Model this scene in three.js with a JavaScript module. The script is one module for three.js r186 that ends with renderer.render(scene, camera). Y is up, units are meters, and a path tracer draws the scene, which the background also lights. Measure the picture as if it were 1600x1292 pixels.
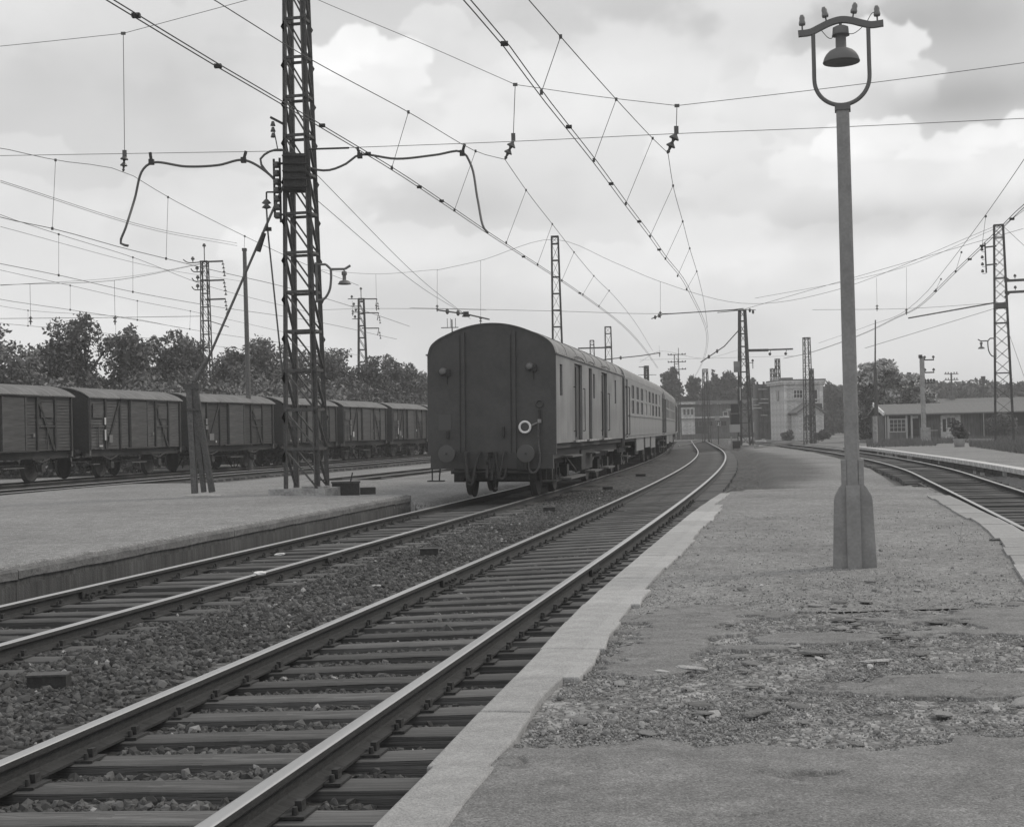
import * as THREE from 'three';
import { mergeGeometries } from 'three/addons/utils/BufferGeometryUtils.js';
import { ImprovedNoise } from 'three/addons/math/ImprovedNoise.js';

/* ------------------------------------------------------------------ camera, sky, sun, exposure */
const scene = new THREE.Scene();
const EYE = 1.4744, FOC = 2192.5, CX = 800, CY = 646;            // lens measured on the 1600 x 1292 photograph
function rayOf(px, py) {                                          // direction of a photograph point, x right, y up, z ahead
  const r = 0.02367, p = -0.01373, c = Math.cos(r), s = Math.sin(r), cp = Math.cos(p), sp = Math.sin(p);
  const X = (px - CX) * c - (py - CY) * s, Y = (px - CX) * s + (py - CY) * c;
  return [X, -Y * cp - FOC * sp, FOC * cp - Y * sp];
}
const V = (x, y, d) => new THREE.Vector3(x, y, -d);               // metres: right, up, ahead
const G = (px, py, y) => { const r = rayOf(px, py), t = (y - EYE) / r[1]; return V(r[0] * t, y, r[2] * t); };
const at = (px, py, d) => { const r = rayOf(px, py), t = d / r[2]; return V(r[0] * t, EYE + r[1] * t, d); };
const camera = new THREE.PerspectiveCamera(2 * Math.atan(646 / FOC) * 180 / Math.PI, 1600 / 1292, 0.1, 4000);
{
  const v = (x, y) => { const r = rayOf(x, y); return new THREE.Vector3(r[0], r[1], -r[2]); };
  const o = v(CX, CY), xa = v(CX + 1, CY).sub(o).normalize(), ya = v(CX, CY - 1).sub(o).normalize();
  camera.quaternion.setFromRotationMatrix(new THREE.Matrix4().makeBasis(xa, ya, o.clone().normalize().negate()));
  camera.position.set(0, EYE, 0);
}
const renderer = new THREE.WebGLRenderer({ antialias: true });
renderer.toneMapping = THREE.LinearToneMapping;
renderer.toneMappingExposure = 1.07;
renderer.shadowMap.enabled = true;
const sun = new THREE.DirectionalLight(0xfffaf2, 1.3);
sun.position.set(70, 75, -32); sun.castShadow = true; sun.shadow.radius = 24;
sun.shadow.mapSize.set(2048, 2048);
Object.assign(sun.shadow.camera, { left: -120, right: 120, top: 120, bottom: -120, near: 1, far: 400 });
scene.add(sun, sun.target);

function mulberry(a) { return () => { a |= 0; a = a + 0x6D2B79F5 | 0; let t = Math.imul(a ^ a >>> 15, 1 | a); t = t + Math.imul(t ^ t >>> 7, 61 | t) ^ t; return ((t ^ t >>> 14) >>> 0) / 4294967296; }; }
const R = mulberry(7);
const rr = (a, b) => a + (b - a) * R();
const perlin = new ImprovedNoise();
const clamp = (x, a = 0, b = 1) => Math.min(b, Math.max(a, x));
const sstep = (a, b, x) => { const t = clamp((x - a) / (b - a)); return t * t * (3 - 2 * t); };
const lerp = (a, b, t) => a + (b - a) * t;
function fbm(x, y, z, o = 4) { let s = 0, a = .5, f = 1; for (let i = 0; i < o; i++) { s += a * perlin.noise(x * f + i * 17.3, y * f - i * 5.1, z * f + i * 9.7); a *= .5; f *= 2.03; } return s; }

{ // cloudy sky: a thin bright veil, towering heaps of cumulus low in the sky, grey undersides between them
  const w = 4096, h = 2048, data = new Float32Array(w * h * 4);
  // heaps of cumulus: place, size, strength, and how far the base melts away
  const heaps = [[520, 118, 48, 40, 1, 1], [575, 100, 55, 48, 1, 1], [645, 108, 52, 40, .95, 1], [610, 140, 90, 50, .8, .8], [560, 165, 110, 45, .6, .8], [700, 60, 60, 40, .55, .6], [790, 85, 60, 40, .4, .5],
    [880, 135, 130, 40, .4, .6], [1150, 135, 130, 35, .4, .6], [1370, 140, 82, 60, .95, .8], [1300, 165, 110, 55, .7, .8], [1425, 172, 48, 38, .7, .9], [1230, 190, 140, 60, .5, .7],
    [1345, 268, 70, 40, .9, .9], [1405, 258, 48, 36, .95, 1], [1460, 282, 60, 36, .9, 1], [1520, 268, 46, 30, 1, 1], [1575, 264, 48, 34, 1, 1], [1640, 280, 60, 40, .9, 1], [1460, 320, 190, 55, .7, .6], [1290, 300, 90, 45, .7, .7], [1180, 320, 110, 50, .5, .6], [1100, 255, 120, 50, .5, .5], [1420, 420, 220, 55, .5, .6],
    [900, 430, 220, 45, .5, .6], [800, 400, 90, 40, .5, .6], [560, 400, 200, 55, .55, .5], [90, 330, 150, 50, .45, .5], [200, 70, 220, 60, .4, .4], [60, 250, 90, 30, .4, .5], [330, 310, 120, 50, .4, .5], [1120, 400, 120, 40, .4, .6], [420, 60, 90, 60, .3, .4]];
  const greys = [[690, 318, 130, 40, .13], [1000, 45, 170, 45, .15], [1450, 70, 220, 65, .21], [1500, 205, 120, 30, .22], [1300, 372, 170, 26, .12], [1480, 372, 120, 22, .09], [110, 130, 160, 60, .05], [330, 135, 90, 80, .06], [1240, 85, 110, 40, .09], [1110, 320, 90, 30, .07], [60, 330, 80, 30, .05]];
  for (let j = 0; j < h; j++) {
    const el = ((j + .5) / h - .5) * Math.PI, ce = Math.cos(el), y = Math.sin(el);
    for (let i = 0; i < w; i++) {
      const ph = ((i + .5) / w - .5) * 2 * Math.PI, x = Math.cos(ph) * ce, z = Math.sin(ph) * ce, az = Math.atan2(x, -z);
      const u = 800 + az * 2192, v = 676 - el * 2192, e = Math.max(el, 0);
      if ((i & 1 || j & 1) && (Math.abs(az) > .45 || el > .45)) { const k = (j * w + i) * 4, n = ((j & ~1) * w + (i & ~1)) * 4; data[k] = data[n]; data[k + 1] = data[n + 1]; data[k + 2] = data[n + 2]; data[k + 3] = 1; continue; }
      let L = lerp(.75, .71, sstep(0, .42, e)) + .04 * sstep(.5, 1.4, e);
      if (el > -.08) {
        const big = fbm(x * 3 + 4, y * 7, z * 3, 4), fine = fbm(x * 11, y * 17 + 3, z * 11, 6), puff = fbm(x * 19 + 2, y * 22, z * 19 + 8, 5);
        L += .10 * big + .05 * fine;
        let g = 0; for (const [hx, hy, sx, sy, k] of greys) { const a = (u - hx) / sx, b = (v - hy) / sy; g += k * 1.0 * Math.exp(-(a * a + b * b) * .7); }
        L -= g + .05 * sstep(.05, -.25, big + .5 * fine);
        const bil = 1 - 2.2 * Math.abs(fbm(x * 26, y * 30, z * 26 + 3, 3)) + .9 * puff;        // billows
        let top = 0, lum = 0;
        for (const [hx, hy, sx, sy, k, m] of heaps) {
          const a = (u - hx) / sx, b = (v - hy) / sy; if (a * a > 3.2 || b * b > 3.6) continue;
          const q = 1 - Math.sqrt(a * a + b * b * (b < 0 ? 1 : .55)) + .5 * (bil - .62) + .35 * fine, t = k * sstep(.0, b < 0 ? .075 : .5, q) * (1 - m * sstep(-.1, 1.1, b)) * Math.min(1, k + .1);
          if (t > top) top = t; lum = Math.max(lum, t * (.91 + .18 * puff - .08 * sstep(.0, .9, b)));
        }
        const stray = sstep(.16, .34, big + .6 * fine + .3 * puff) * .5;                       // loose veil elsewhere
        L = lerp(L, .84 + .1 * puff, stray * (1 - top)); L = lerp(L, Math.max(lum / Math.max(top, .01), .80) - .7 * g, top);
        L = lerp(L, .77, .5 * sstep(.1, 0, el));
      } else L = .3;
      const k = (j * w + i) * 4; data[k] = L; data[k + 1] = L; data[k + 2] = L * 1.0; data[k + 3] = 1;
    }
  }
  const t = new THREE.DataTexture(data, w, h, THREE.RGBAFormat, THREE.FloatType);
  t.mapping = THREE.EquirectangularReflectionMapping; t.minFilter = t.magFilter = THREE.LinearFilter; t.wrapS = THREE.RepeatWrapping; t.needsUpdate = true;
  scene.background = t; scene.environment = t;
}
scene.fog = new THREE.FogExp2(new THREE.Color().setRGB(.75, .75, .75), .0010);

/* ------------------------------------------------------------------ textures and materials */
function periodic(size, cells, seed) {             // tileable value noise, size px, cells per side
  const rnd = mulberry(seed), g = new Float32Array(cells * cells); for (let i = 0; i < g.length; i++) g[i] = rnd();
  const out = new Float32Array(size * size);
  for (let y = 0; y < size; y++) for (let x = 0; x < size; x++) {
    const fx = x / size * cells, fy = y / size * cells, x0 = Math.floor(fx), y0 = Math.floor(fy), a = fx - x0, b = fy - y0, sx = a * a * (3 - 2 * a), sy = b * b * (3 - 2 * b);
    const q = (i, j) => g[(j % cells) * cells + (i % cells)];
    out[y * size + x] = lerp(lerp(q(x0, y0), q(x0 + 1, y0), sx), lerp(q(x0, y0 + 1), q(x0 + 1, y0 + 1), sx), sy);
  }
  return out;
}
function grains(size, n, rmin, rmax, seed) {        // tileable scatter of rounded grains: height and tone
  const rnd = mulberry(seed), hgt = new Float32Array(size * size), ton = new Float32Array(size * size).fill(.5);
  for (let k = 0; k < n; k++) {
    const cx = rnd() * size, cy = rnd() * size, r = lerp(rmin, rmax, rnd() ** 2), t = rnd(), asp = .6 + .8 * rnd(), an = rnd() * 3.14, ca = Math.cos(an), sa = Math.sin(an), m = Math.ceil(r * 1.5);
    for (let dy = -m; dy <= m; dy++) for (let dx = -m; dx <= m; dx++) {
      const ex = (dx * ca + dy * sa) / r, ey = (-dx * sa + dy * ca) / (r * asp), q = ex * ex + ey * ey;
      if (q < 1) { const i = ((Math.floor(cy + dy) % size + size) % size) * size + (Math.floor(cx + dx) % size + size) % size, hh = Math.sqrt(1 - q) * (.5 + .5 * r / rmax); if (hh > hgt[i]) { hgt[i] = hh; ton[i] = t; } }
    }
  }
  return [hgt, ton];
}
function texOf(size, arr, metres, srgb) {
  const d = new Uint8Array(size * size * 4);
  for (let i = 0; i < size * size; i++) { const v = clamp(arr[i]) * 255; d[4 * i] = d[4 * i + 1] = d[4 * i + 2] = v; d[4 * i + 3] = 255; }
  const t = new THREE.DataTexture(d, size, size); t.wrapS = t.wrapT = THREE.RepeatWrapping; t.magFilter = THREE.LinearFilter; t.minFilter = THREE.LinearMipmapLinearFilter; t.generateMipmaps = true; t.anisotropy = 8;
  if (srgb) t.colorSpace = THREE.SRGBColorSpace;
  t.repeat.set(1 / metres[0], 1 / metres[1]); t.needsUpdate = true; return t;
}
const lin = (v) => new THREE.Color().setRGB(v, v, v);
function makeMat(name, v, o = {}) {
  const m = new THREE.MeshStandardMaterial({ color: lin(v), roughness: .85, metalness: 0, ...o }); m.name = name; return m;
}
const S = 512;
const nA = periodic(S, 8, 1), nB = periodic(S, 32, 2), nC = periodic(S, 128, 3), nD = periodic(S, 256, 4);
const mix = (f) => { const o = new Float32Array(S * S); for (let i = 0; i < o.length; i++) o[i] = f(i, i % S, i / S | 0); return o; };
// map values are tones about .7 (in sRGB) so that colours are given as base / mean
const MEAN = .45;                                      // linear mean of a tone of .70
const [gH, gT] = grains(S, 9000, 2.2, 9, 11), [fH, fT] = grains(S, 26000, 1.2, 3.6, 12), [bH, bT] = grains(S, 1500, 6, 26, 13);
const T = {
  gravelC: texOf(S, mix(i => .47 + .22 * fT[i] + .12 * fH[i] + .14 * nB[i] + .08 * nD[i]), [1.6, 1.6], 1),
  gravelB: texOf(S, mix(i => .6 * fH[i] + .4 * nC[i]), [1.6, 1.6]),
  coarseC: texOf(S, mix(i => .40 + .36 * gT[i] + .14 * gH[i] + .10 * nB[i]), [1.7, 1.7], 1),
  coarseB: texOf(S, mix(i => gH[i] * .8 + .2 * nD[i]), [1.7, 1.7]),
  ballC: texOf(S, mix(i => .32 + .45 * bT[i] + .2 * bH[i] * nC[i]), [1.5, 1.5], 1),
  ballB: texOf(S, mix(i => bH[i]), [1.5, 1.5]),
  slabC: texOf(S, mix(i => .56 + .07 * nA[i] + .05 * nB[i] + .14 * nD[i] + .12 * fT[i]), [.9, .9], 1),
  asphC: texOf(S, mix(i => .44 + .10 * nA[i] + .22 * nD[i] + .22 * fT[i]), [1.1, 1.1], 1),
  asphB: texOf(S, mix(i => .5 * nD[i] + .3 * fH[i] + .2 * nC[i]), [1.1, 1.1]),
  concC: texOf(S, mix((i, x, y) => .52 + .16 * nA[i] + .14 * nB[i] + .09 * nC[i] + .08 * nD[i]), [1.3, 1.3], 1),
  concB: texOf(S, mix(i => .5 * nC[i] + .3 * nD[i] + .2 * nB[i]), [1.3, 1.3]),
  paintC: texOf(S, mix(i => .62 + .10 * nA[i] + .06 * nB[i] + .06 * nC[i]), [2.3, 2.3], 1),
  rustC: texOf(S, mix(i => .50 + .22 * nB[i] + .20 * nC[i] + .08 * nA[i]), [.6, .6], 1),
  rustB: texOf(S, mix(i => .5 * nC[i] + .5 * nD[i]), [.6, .6]),
};
{ // streaked surfaces: wood grain along u, run-down dirt along v
  const wood = mix((i, x, y) => { const w = nC[(y * 1 % S) * S + ((x >> 4) % S)], w2 = nB[(y % S) * S + ((x >> 3) % S)]; return .40 + .22 * w + .16 * w2 + .12 * nA[i] + .10 * nD[((y) % S) * S + (x >> 3)]; });
  T.woodC = texOf(S, wood, [2.2, .5], 1); T.woodB = texOf(S, wood, [2.2, .5]);
  T.streakC = texOf(S, mix((i, x, y) => .48 + .20 * nC[((y >> 5) % S) * S + x] + .16 * nB[((y >> 4) % S) * S + x] + .12 * nA[i] + .05 * nD[i]), [3.1, 2.9], 1);
  T.stainC = texOf(S, mix((i, x, y) => .60 + .07 * nB[((y >> 6) % S) * S + x] + .14 * nA[i] + .05 * nC[i] + .03 * nD[i]), [3.7, 3.1], 1);
  T.leafC = texOf(S, mix(i => .52 + .3 * nC[i] + .1 * nB[i]), [.9, .9], 1);
}
const M = {
  sand: makeMat('sand', .205 / MEAN, { map: T.gravelC, bumpMap: T.gravelB, bumpScale: .012, vertexColors: true, roughness: 1 }),
  platform: makeMat('platform_gravel', .25 / MEAN, { map: T.coarseC, bumpMap: T.coarseB, bumpScale: .01, vertexColors: true, roughness: 1 }),
  asphalt: makeMat('old_asphalt', .165 / MEAN, { map: T.asphC, bumpMap: T.asphB, bumpScale: .004, vertexColors: true, roughness: .95 }),
  ballast: makeMat('ballast', .085 / MEAN, { map: T.ballC, bumpMap: T.ballB, bumpScale: .035, vertexColors: true, roughness: 1 }),
  stone: makeMat('ballast_stone', .17, { roughness: 1 }),
  pebble: makeMat('pebble', .30, { roughness: 1 }),
  sleeper: [0, 1, 2, 3].map(k => makeMat('sleeper_wood', (.070 + .016 * k) / MEAN, { map: T.woodC, bumpMap: T.woodB, bumpScale: .012, roughness: .95 })),
  railRust: makeMat('rail_rust', .027 / MEAN, { map: T.rustC, bumpMap: T.rustB, bumpScale: .001, roughness: .8 }),
  railTop: makeMat('rail_steel', .50, { metalness: 1, roughness: .38 }),
  railTopDull: makeMat('rail_dull', .27, { metalness: .9, roughness: .5 }),
  edgePale: makeMat('pale_edge', .46 / MEAN, { map: T.concC, roughness: .95 }),
  iron: makeMat('mast_iron', .065 / MEAN, { map: T.rustC, roughness: .8 }),
  ironPale: makeMat('mast_iron_grey', .09 / MEAN, { map: T.rustC, roughness: .75 }),
  black: makeMat('black_iron', .03 / MEAN, { map: T.rustC, roughness: .75 }),
  wire: makeMat('wire', .11, { roughness: .6, metalness: .3 }),
  porcelain: makeMat('porcelain', .07, { roughness: .25 }),
  conc: makeMat('concrete', .26 / MEAN, { map: T.concC, bumpMap: T.concB, bumpScale: .006, roughness: .95 }),
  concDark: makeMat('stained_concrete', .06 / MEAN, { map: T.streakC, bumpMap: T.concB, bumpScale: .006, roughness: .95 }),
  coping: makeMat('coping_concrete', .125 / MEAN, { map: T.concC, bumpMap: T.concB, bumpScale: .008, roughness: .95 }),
  slab: [0, 1, 2, 3].map(k => makeMat('edge_slab', (.25 + .03 * k) / MEAN, { map: T.slabC, bumpMap: T.concB, bumpScale: .005, roughness: .95 })),
  post: makeMat('lamp_post_concrete', .235 / MEAN, { map: T.paintC, bumpMap: T.concB, bumpScale: .0015, roughness: .9 }),
  postIron: makeMat('lamp_iron', .14, { roughness: .6 }),
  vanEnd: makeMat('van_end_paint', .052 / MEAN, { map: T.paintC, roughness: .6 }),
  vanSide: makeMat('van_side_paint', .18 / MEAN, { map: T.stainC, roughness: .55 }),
  coachSide: makeMat('coach_side_paint', .22 / MEAN, { map: T.paintC, roughness: .5 }),
  coachDark: makeMat('coach_dark_panel', .10 / MEAN, { map: T.paintC, roughness: .5 }),
  roof: makeMat('coach_roof', .20 / MEAN, { map: T.streakC, roughness: .7 }),
  door: makeMat('van_door_dark', .045 / MEAN, { map: T.paintC, roughness: .5 }),
  glass: makeMat('dark_window_glass', .03, { roughness: .08 }),
  white: makeMat('white_paint', .75, { roughness: .6 }),
  cream: makeMat('pale_paint', .36, { roughness: .7 }),
  wagonBoard: makeMat('wagon_boards', .075 / MEAN, { map: T.woodC, bumpMap: T.woodB, bumpScale: .004, roughness: .9 }),
  wagonIron: makeMat('wagon_iron', .030 / MEAN, { map: T.rustC, roughness: .8 }),
  wagonRoof: makeMat('wagon_roof', .125 / MEAN, { map: T.streakC, roughness: .85 }),
  chalk: makeMat('chalk_panel', .5, { roughness: .9 }),
  render: makeMat('house_render', .42 / MEAN, { map: T.concC, roughness: .95 }),
  renderPale: makeMat('house_trim', .52 / MEAN, { map: T.concC, roughness: .95 }),
  renderDark: makeMat('shed_boards', .10 / MEAN, { map: T.streakC, roughness: .95 }),
  roofTile: makeMat('tile_roof', .16 / MEAN, { map: T.rustC, bumpMap: T.coarseB, bumpScale: .02, roughness: .95 }),
  bark: makeMat('bark', .05 / MEAN, { map: T.woodC, roughness: 1 }),
  grass: makeMat('grass', .13, { roughness: 1, side: THREE.DoubleSide }),
};
const leafMat = (v) => makeMat('foliage', v / MEAN, { map: T.leafC, roughness: .9, side: THREE.DoubleSide, vertexColors: true });
const BLOOM = makeMat('blossom', .5, { roughness: .9, side: THREE.DoubleSide, vertexColors: true });
const LEAF = { dark: leafMat(.125), mid: leafMat(.155), pale: leafMat(.17), pine: leafMat(.085), bloom: leafMat(.11) };

/* ------------------------------------------------------------------ geometry helpers */
const taken = new Map();
function numbered(n) { const k = taken.get(n) || 0; taken.set(n, k + 1); return k ? `${n}_${String(k).padStart(3, '0')}` : n; }
function shadow(o) { o.castShadow = o.receiveShadow = true; return o; }
function boxUV(g) {                                            // uv in metres from the dominant axis of each face
  if (g.index) g = g.toNonIndexed();
  if (!g.attributes.normal) g.computeVertexNormals();
  const p = g.attributes.position, uv = new Float32Array(p.count * 2), a = new THREE.Vector3(), b = new THREE.Vector3(), c = new THREE.Vector3(), n = new THREE.Vector3();
  for (let i = 0; i < p.count; i += 3) {
    a.fromBufferAttribute(p, i); b.fromBufferAttribute(p, i + 1); c.fromBufferAttribute(p, i + 2);
    n.copy(b).sub(a).cross(c.clone().sub(a)); const ax = Math.abs(n.x), ay = Math.abs(n.y), az = Math.abs(n.z);
    for (let k = 0; k < 3; k++) { const q = [a, b, c][k]; let u, v; if (ay >= ax && ay >= az) { u = q.x; v = q.z; } else if (ax >= az) { u = q.z; v = q.y; } else { u = q.x; v = q.y; } uv[(i + k) * 2] = u; uv[(i + k) * 2 + 1] = v; }
  }
  const o = new THREE.BufferGeometry(); o.setAttribute('position', p); o.setAttribute('normal', g.attributes.normal); o.setAttribute('uv', new THREE.BufferAttribute(uv, 2));
  if (g.attributes.color) o.setAttribute('color', g.attributes.color);
  return o;
}
const merge = (list) => list.length === 1 ? boxUV(list[0]) : mergeGeometries(list.map(boxUV));
function part(name, geos, m, parent, label) {
  const o = shadow(new THREE.Mesh(merge([].concat(geos)), m)); o.name = parent === scene ? numbered(name) : name; parent.add(o); if (label) o.userData.label = label; return o;
}
function tag(o, label, category, group, kind) { o.userData = { label, category }; if (group) o.userData.group = group; if (kind) o.userData.kind = kind; return o; }
function thing(name, label, category, pos, turn = 0, group, kind) {
  const o = new THREE.Group(); o.name = numbered(name); scene.add(o); if (pos) o.position.copy(pos); o.rotation.y = turn; return tag(o, label, category, group, kind);
}
function dup(src, pos, turn, label) { const c = src.clone(); c.name = numbered(src.name.replace(/_\d{3}$/, '')); c.userData = { ...src.userData }; if (label) c.userData.label = label; if (pos) c.position.copy(pos); if (turn !== undefined) c.rotation.y = turn; scene.add(c); return c; }
const bx = (w, h, d, x = 0, y = 0, z = 0, rx = 0, ry = 0, rz = 0) => { const g = new THREE.BoxGeometry(w, h, d); if (rx) g.rotateX(rx); if (ry) g.rotateY(ry); if (rz) g.rotateZ(rz); return g.translate(x, y, z); };
function basis(a, b) { const z = b.clone().sub(a), L = z.length(); z.normalize(); const up = Math.abs(z.y) > .98 ? new THREE.Vector3(1, 0, 0) : new THREE.Vector3(0, 1, 0), x = up.clone().cross(z).normalize(), y = z.clone().cross(x); return [new THREE.Matrix4().makeBasis(x, y, z).setPosition(a.clone().add(b).multiplyScalar(.5)), L]; }
function beam(a, b, w, h = w) { const [m, L] = basis(a, b); return new THREE.BoxGeometry(w, h, L).applyMatrix4(m); }
function rod(a, b, r, r2 = r, n = 8) { const [m, L] = basis(a, b); return new THREE.CylinderGeometry(r2, r, L, n).rotateX(Math.PI / 2).applyMatrix4(m); }
function angleBar(a, b, w, t, sx, sz) {                       // L-section upright whose flanges face sx, sz
  return [beam(a.clone().add(new THREE.Vector3(0, 0, sz * -w / 2)), b.clone().add(new THREE.Vector3(0, 0, sz * -w / 2)), t, w), beam(a.clone().add(new THREE.Vector3(sx * -w / 2, 0, 0)), b.clone().add(new THREE.Vector3(sx * -w / 2, 0, 0)), w, t)];
}
function tube(pts, r, seg, n = 6, closed = false, tension) { return new THREE.TubeGeometry(new THREE.CatmullRomCurve3(pts, closed, tension ? 'catmullrom' : 'centripetal', tension), seg || Math.max(2, (pts.length - 1) * 6), r, n, closed); }
function polyTube(pts, r, n = 5) { const path = new THREE.CurvePath(); for (let i = 0; i + 1 < pts.length; i++) path.add(new THREE.LineCurve3(pts[i], pts[i + 1])); const l = []; for (let i = 0; i + 1 < pts.length; i++) l.push(rod(pts[i], pts[i + 1], r, r, n)); return l; }
const lathe = (prof, n = 20) => new THREE.LatheGeometry(prof.map(p => new THREE.Vector2(p[0], p[1])), n);
const X3 = (x, y, z) => new THREE.Vector3(x, y, z);
function extr(pts, depth, bevel = 0) { const s = new THREE.Shape(pts.map(p => new THREE.Vector2(p[0], p[1]))); return new THREE.ExtrudeGeometry(s, { depth, bevelEnabled: bevel > 0, bevelSize: bevel, bevelThickness: bevel, bevelSegments: 2 }); }
function gridMesh(name, nu, nv, f, m, parent, kind, colour) {   // f(i, j) -> Vector3, colour(p, i, j) -> tone
  const p = new Float32Array((nu + 1) * (nv + 1) * 3), c = new Float32Array(p.length), uv = new Float32Array((nu + 1) * (nv + 1) * 2), idx = [];
  for (let j = 0; j <= nv; j++) for (let i = 0; i <= nu; i++) {
    const q = f(i / nu, j / nv, i, j), k = j * (nu + 1) + i; p[3 * k] = q.x; p[3 * k + 1] = q.y; p[3 * k + 2] = q.z; uv[2 * k] = q.x; uv[2 * k + 1] = q.z;
    const t = colour ? colour(q, i / nu, j / nv) : 1; c[3 * k] = c[3 * k + 1] = c[3 * k + 2] = t;
    if (i < nu && j < nv) idx.push(k, k + 1, k + nu + 2, k, k + nu + 2, k + nu + 1);
  }
  const g = new THREE.BufferGeometry(); g.setAttribute('position', new THREE.BufferAttribute(p, 3)); g.setAttribute('color', new THREE.BufferAttribute(c, 3)); g.setAttribute('uv', new THREE.BufferAttribute(uv, 2)); g.setIndex(idx); g.computeVertexNormals();
  if (g.attributes.normal.getY((nu + 1) * (nv >> 1) + (nu >> 1)) < 0) { for (let k = 0; k < idx.length; k += 3) { const t = idx[k]; idx[k] = idx[k + 1]; idx[k + 1] = t; } g.setIndex(idx); g.computeVertexNormals(); }
  const o = shadow(new THREE.Mesh(g, m)); o.name = parent === scene ? numbered(name) : name; parent.add(o); if (kind) o.userData.kind = kind; return o;
}

/* ------------------------------------------------------------------ the lines of the tracks */
class Line {                                                    // a track's centre line: arrays of points every ds, with heading
  constructor(x, z, ds, y, cant) { this.x = x; this.z = z; this.ds = ds; this.n = x.length; this.y = y; this.cant = cant; this.L = (this.n - 1) * ds; }
  at(s) { const f = clamp(s / this.ds, 0, this.n - 1.001), i = Math.floor(f), a = f - i; const dx = this.x[i + 1] - this.x[i], dz = this.z[i + 1] - this.z[i], l = Math.hypot(dx, dz), ex = s > this.L ? s - this.L : s < 0 ? s : 0; return [this.x[i] + dx * a + dx / l * ex, this.z[i] + dz * a + dz / l * ex, dx / l, dz / l]; }
  p(s, u, v) { const [x, z, tx, tz] = this.at(s); return V(x + u * tz, this.y + v + this.cant * (u + .75) / 1.5, z - u * tx); }   // u to the right of the centre line
  head(s) { const q = this.at(s); return Math.atan2(q[2], q[3]); }
  near(x, z) { let b = 1e9, bi = 0; for (let i = 0; i < this.n; i += 4) { const d = (this.x[i] - x) ** 2 + (this.z[i] - z) ** 2; if (d < b) { b = d; bi = i; } } const s0 = bi * this.ds, q = this.at(s0), dx = x - q[0], dz = z - q[1]; return [s0 + dx * q[2] + dz * q[3], dx * q[3] - dz * q[2]]; }
  offset(u, y, cant) { const x = [], z = []; for (let i = 0; i < this.n; i++) { const q = this.at(i * this.ds); x.push(q[0] + u * q[3]); z.push(q[1] - u * q[2]); } return new Line(x, z, this.ds, y, cant); }
}
function splineLine(pts, y, cant = 0) { const c = new THREE.CatmullRomCurve3(pts.map(p => new THREE.Vector3(p[0], 0, p[1])), false, 'centripetal'), L = c.getLength(), n = Math.round(L / .25), q = c.getSpacedPoints(n); return new Line(q.map(p => p.x), q.map(p => p.z), L / n, y, cant); }
const trackA = (() => { let x = -2.8236, z = .8; const xs = [x], zs = [z]; for (let i = 0; i < 700; i++) { const s = i * .25, h = s < 100 ? .2009 - 3.33e-5 * s * s / 2 + 5.2e-7 * s * s * s / 6 : .121; x += Math.sin(h) * .25; z += Math.cos(h) * .25; xs.push(x); zs.push(z); } return new Line(xs, zs, .25, 0, .0628); })();
const trackB = trackA.offset(-3.586, -.012, .03);
const trackW = (() => { const q = [[139, 50], [303, 58.4], [443, 66.8], [537, 75.2], [613, 83.6]].map(([px, d]) => { const p = at(px, 700, d); return [p.x, -p.z]; }), e = (a, b, k) => [a[0] + (a[0] - b[0]) * k, a[1] + (a[1] - b[1]) * k]; return splineLine([e(q[0], q[1], 4.6), e(q[0], q[1], 2.3), ...q, e(q[4], q[3], 2.2), e(q[4], q[3], 7)].map(p => p), .15).offset(-1.33, .15, 0); })();
const trackF = trackW.offset(4.1, .15, 0);
const trackC = splineLine([[-7.95, 41.8], [-5.75, 51], [-3.2, 62], [-.3, 76], [2.6, 95], [5.8, 125]], .0);
const lineD = splineLine([[1.4, -7], [4.7, 8], [7.45, 20.5], [11.1, 37.2], [13.55, 48.8], [16.25, 65], [19.6, 91], [23.6, 133], [27.5, 180]], -.1);
const trackD = lineD.offset(.75, -.1, 0);
const edgeA = [[-2.3, -4], [-1.1, 2], [-.51, 4.95], [-.43, 5.5], [-.01, 7.9], [.44, 10.55], [1.35, 15.2], [2.96, 23.1], [4.42, 29.7], [5.1, 32.6]];
const edgeD = [[.9, -5], [3.0, 5], [4.3, 10.5], [6.15, 17], [7.2, 21.9], [8.42, 27.7], [9.6, 33.2]];
function edgeLine(pts) { return splineLine(pts, .1); }
const eA = edgeLine(edgeA), eD = edgeLine(edgeD);
const xOn = (line, z) => { let i = 0; while (i < line.n - 2 && line.z[i + 1] < z) i++; const t = (z - line.z[i]) / (line.z[i + 1] - line.z[i]); return lerp(line.x[i], line.x[i + 1], t); };

/* ------------------------------------------------------------------ ground */
function groundH(x, z) {                                        // soil level away from the platforms
  let y = -.06 + .05 * fbm(x * .12, 3, z * .12, 3);
  if (z < 180 && Math.abs(x) < 60) {
    const [sA, uA] = trackA.near(x, z), low = sstep(-6.3, -5.6, uA) * (1 - sstep(1.75, 2.6, uA)); y = lerp(y, -.36, low);
    const [, uD] = trackD.near(x, z); y = lerp(y, -.40, sstep(-1.9, -1.5, uD) * (1 - sstep(1.3, 1.9, uD)));
    for (const t of [trackF, trackW]) { const [, u] = t.near(x, z), w = sstep(2.0, 1.5, Math.abs(u)); y = lerp(y, -.07, w); }
    if (uA > 2.2 && z < 40 && uD < -1.4) y = Math.min(y, -.22 + .2 * sstep(33, 40, z));
    if (uA < -5 && z < 36) y = Math.min(y, -.1);
    const [, uC] = trackC.near(x, z); if (z > 41) y = lerp(y, -.12, sstep(1.5, 1.0, Math.abs(uC)));
  }
  return y;
}
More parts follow.
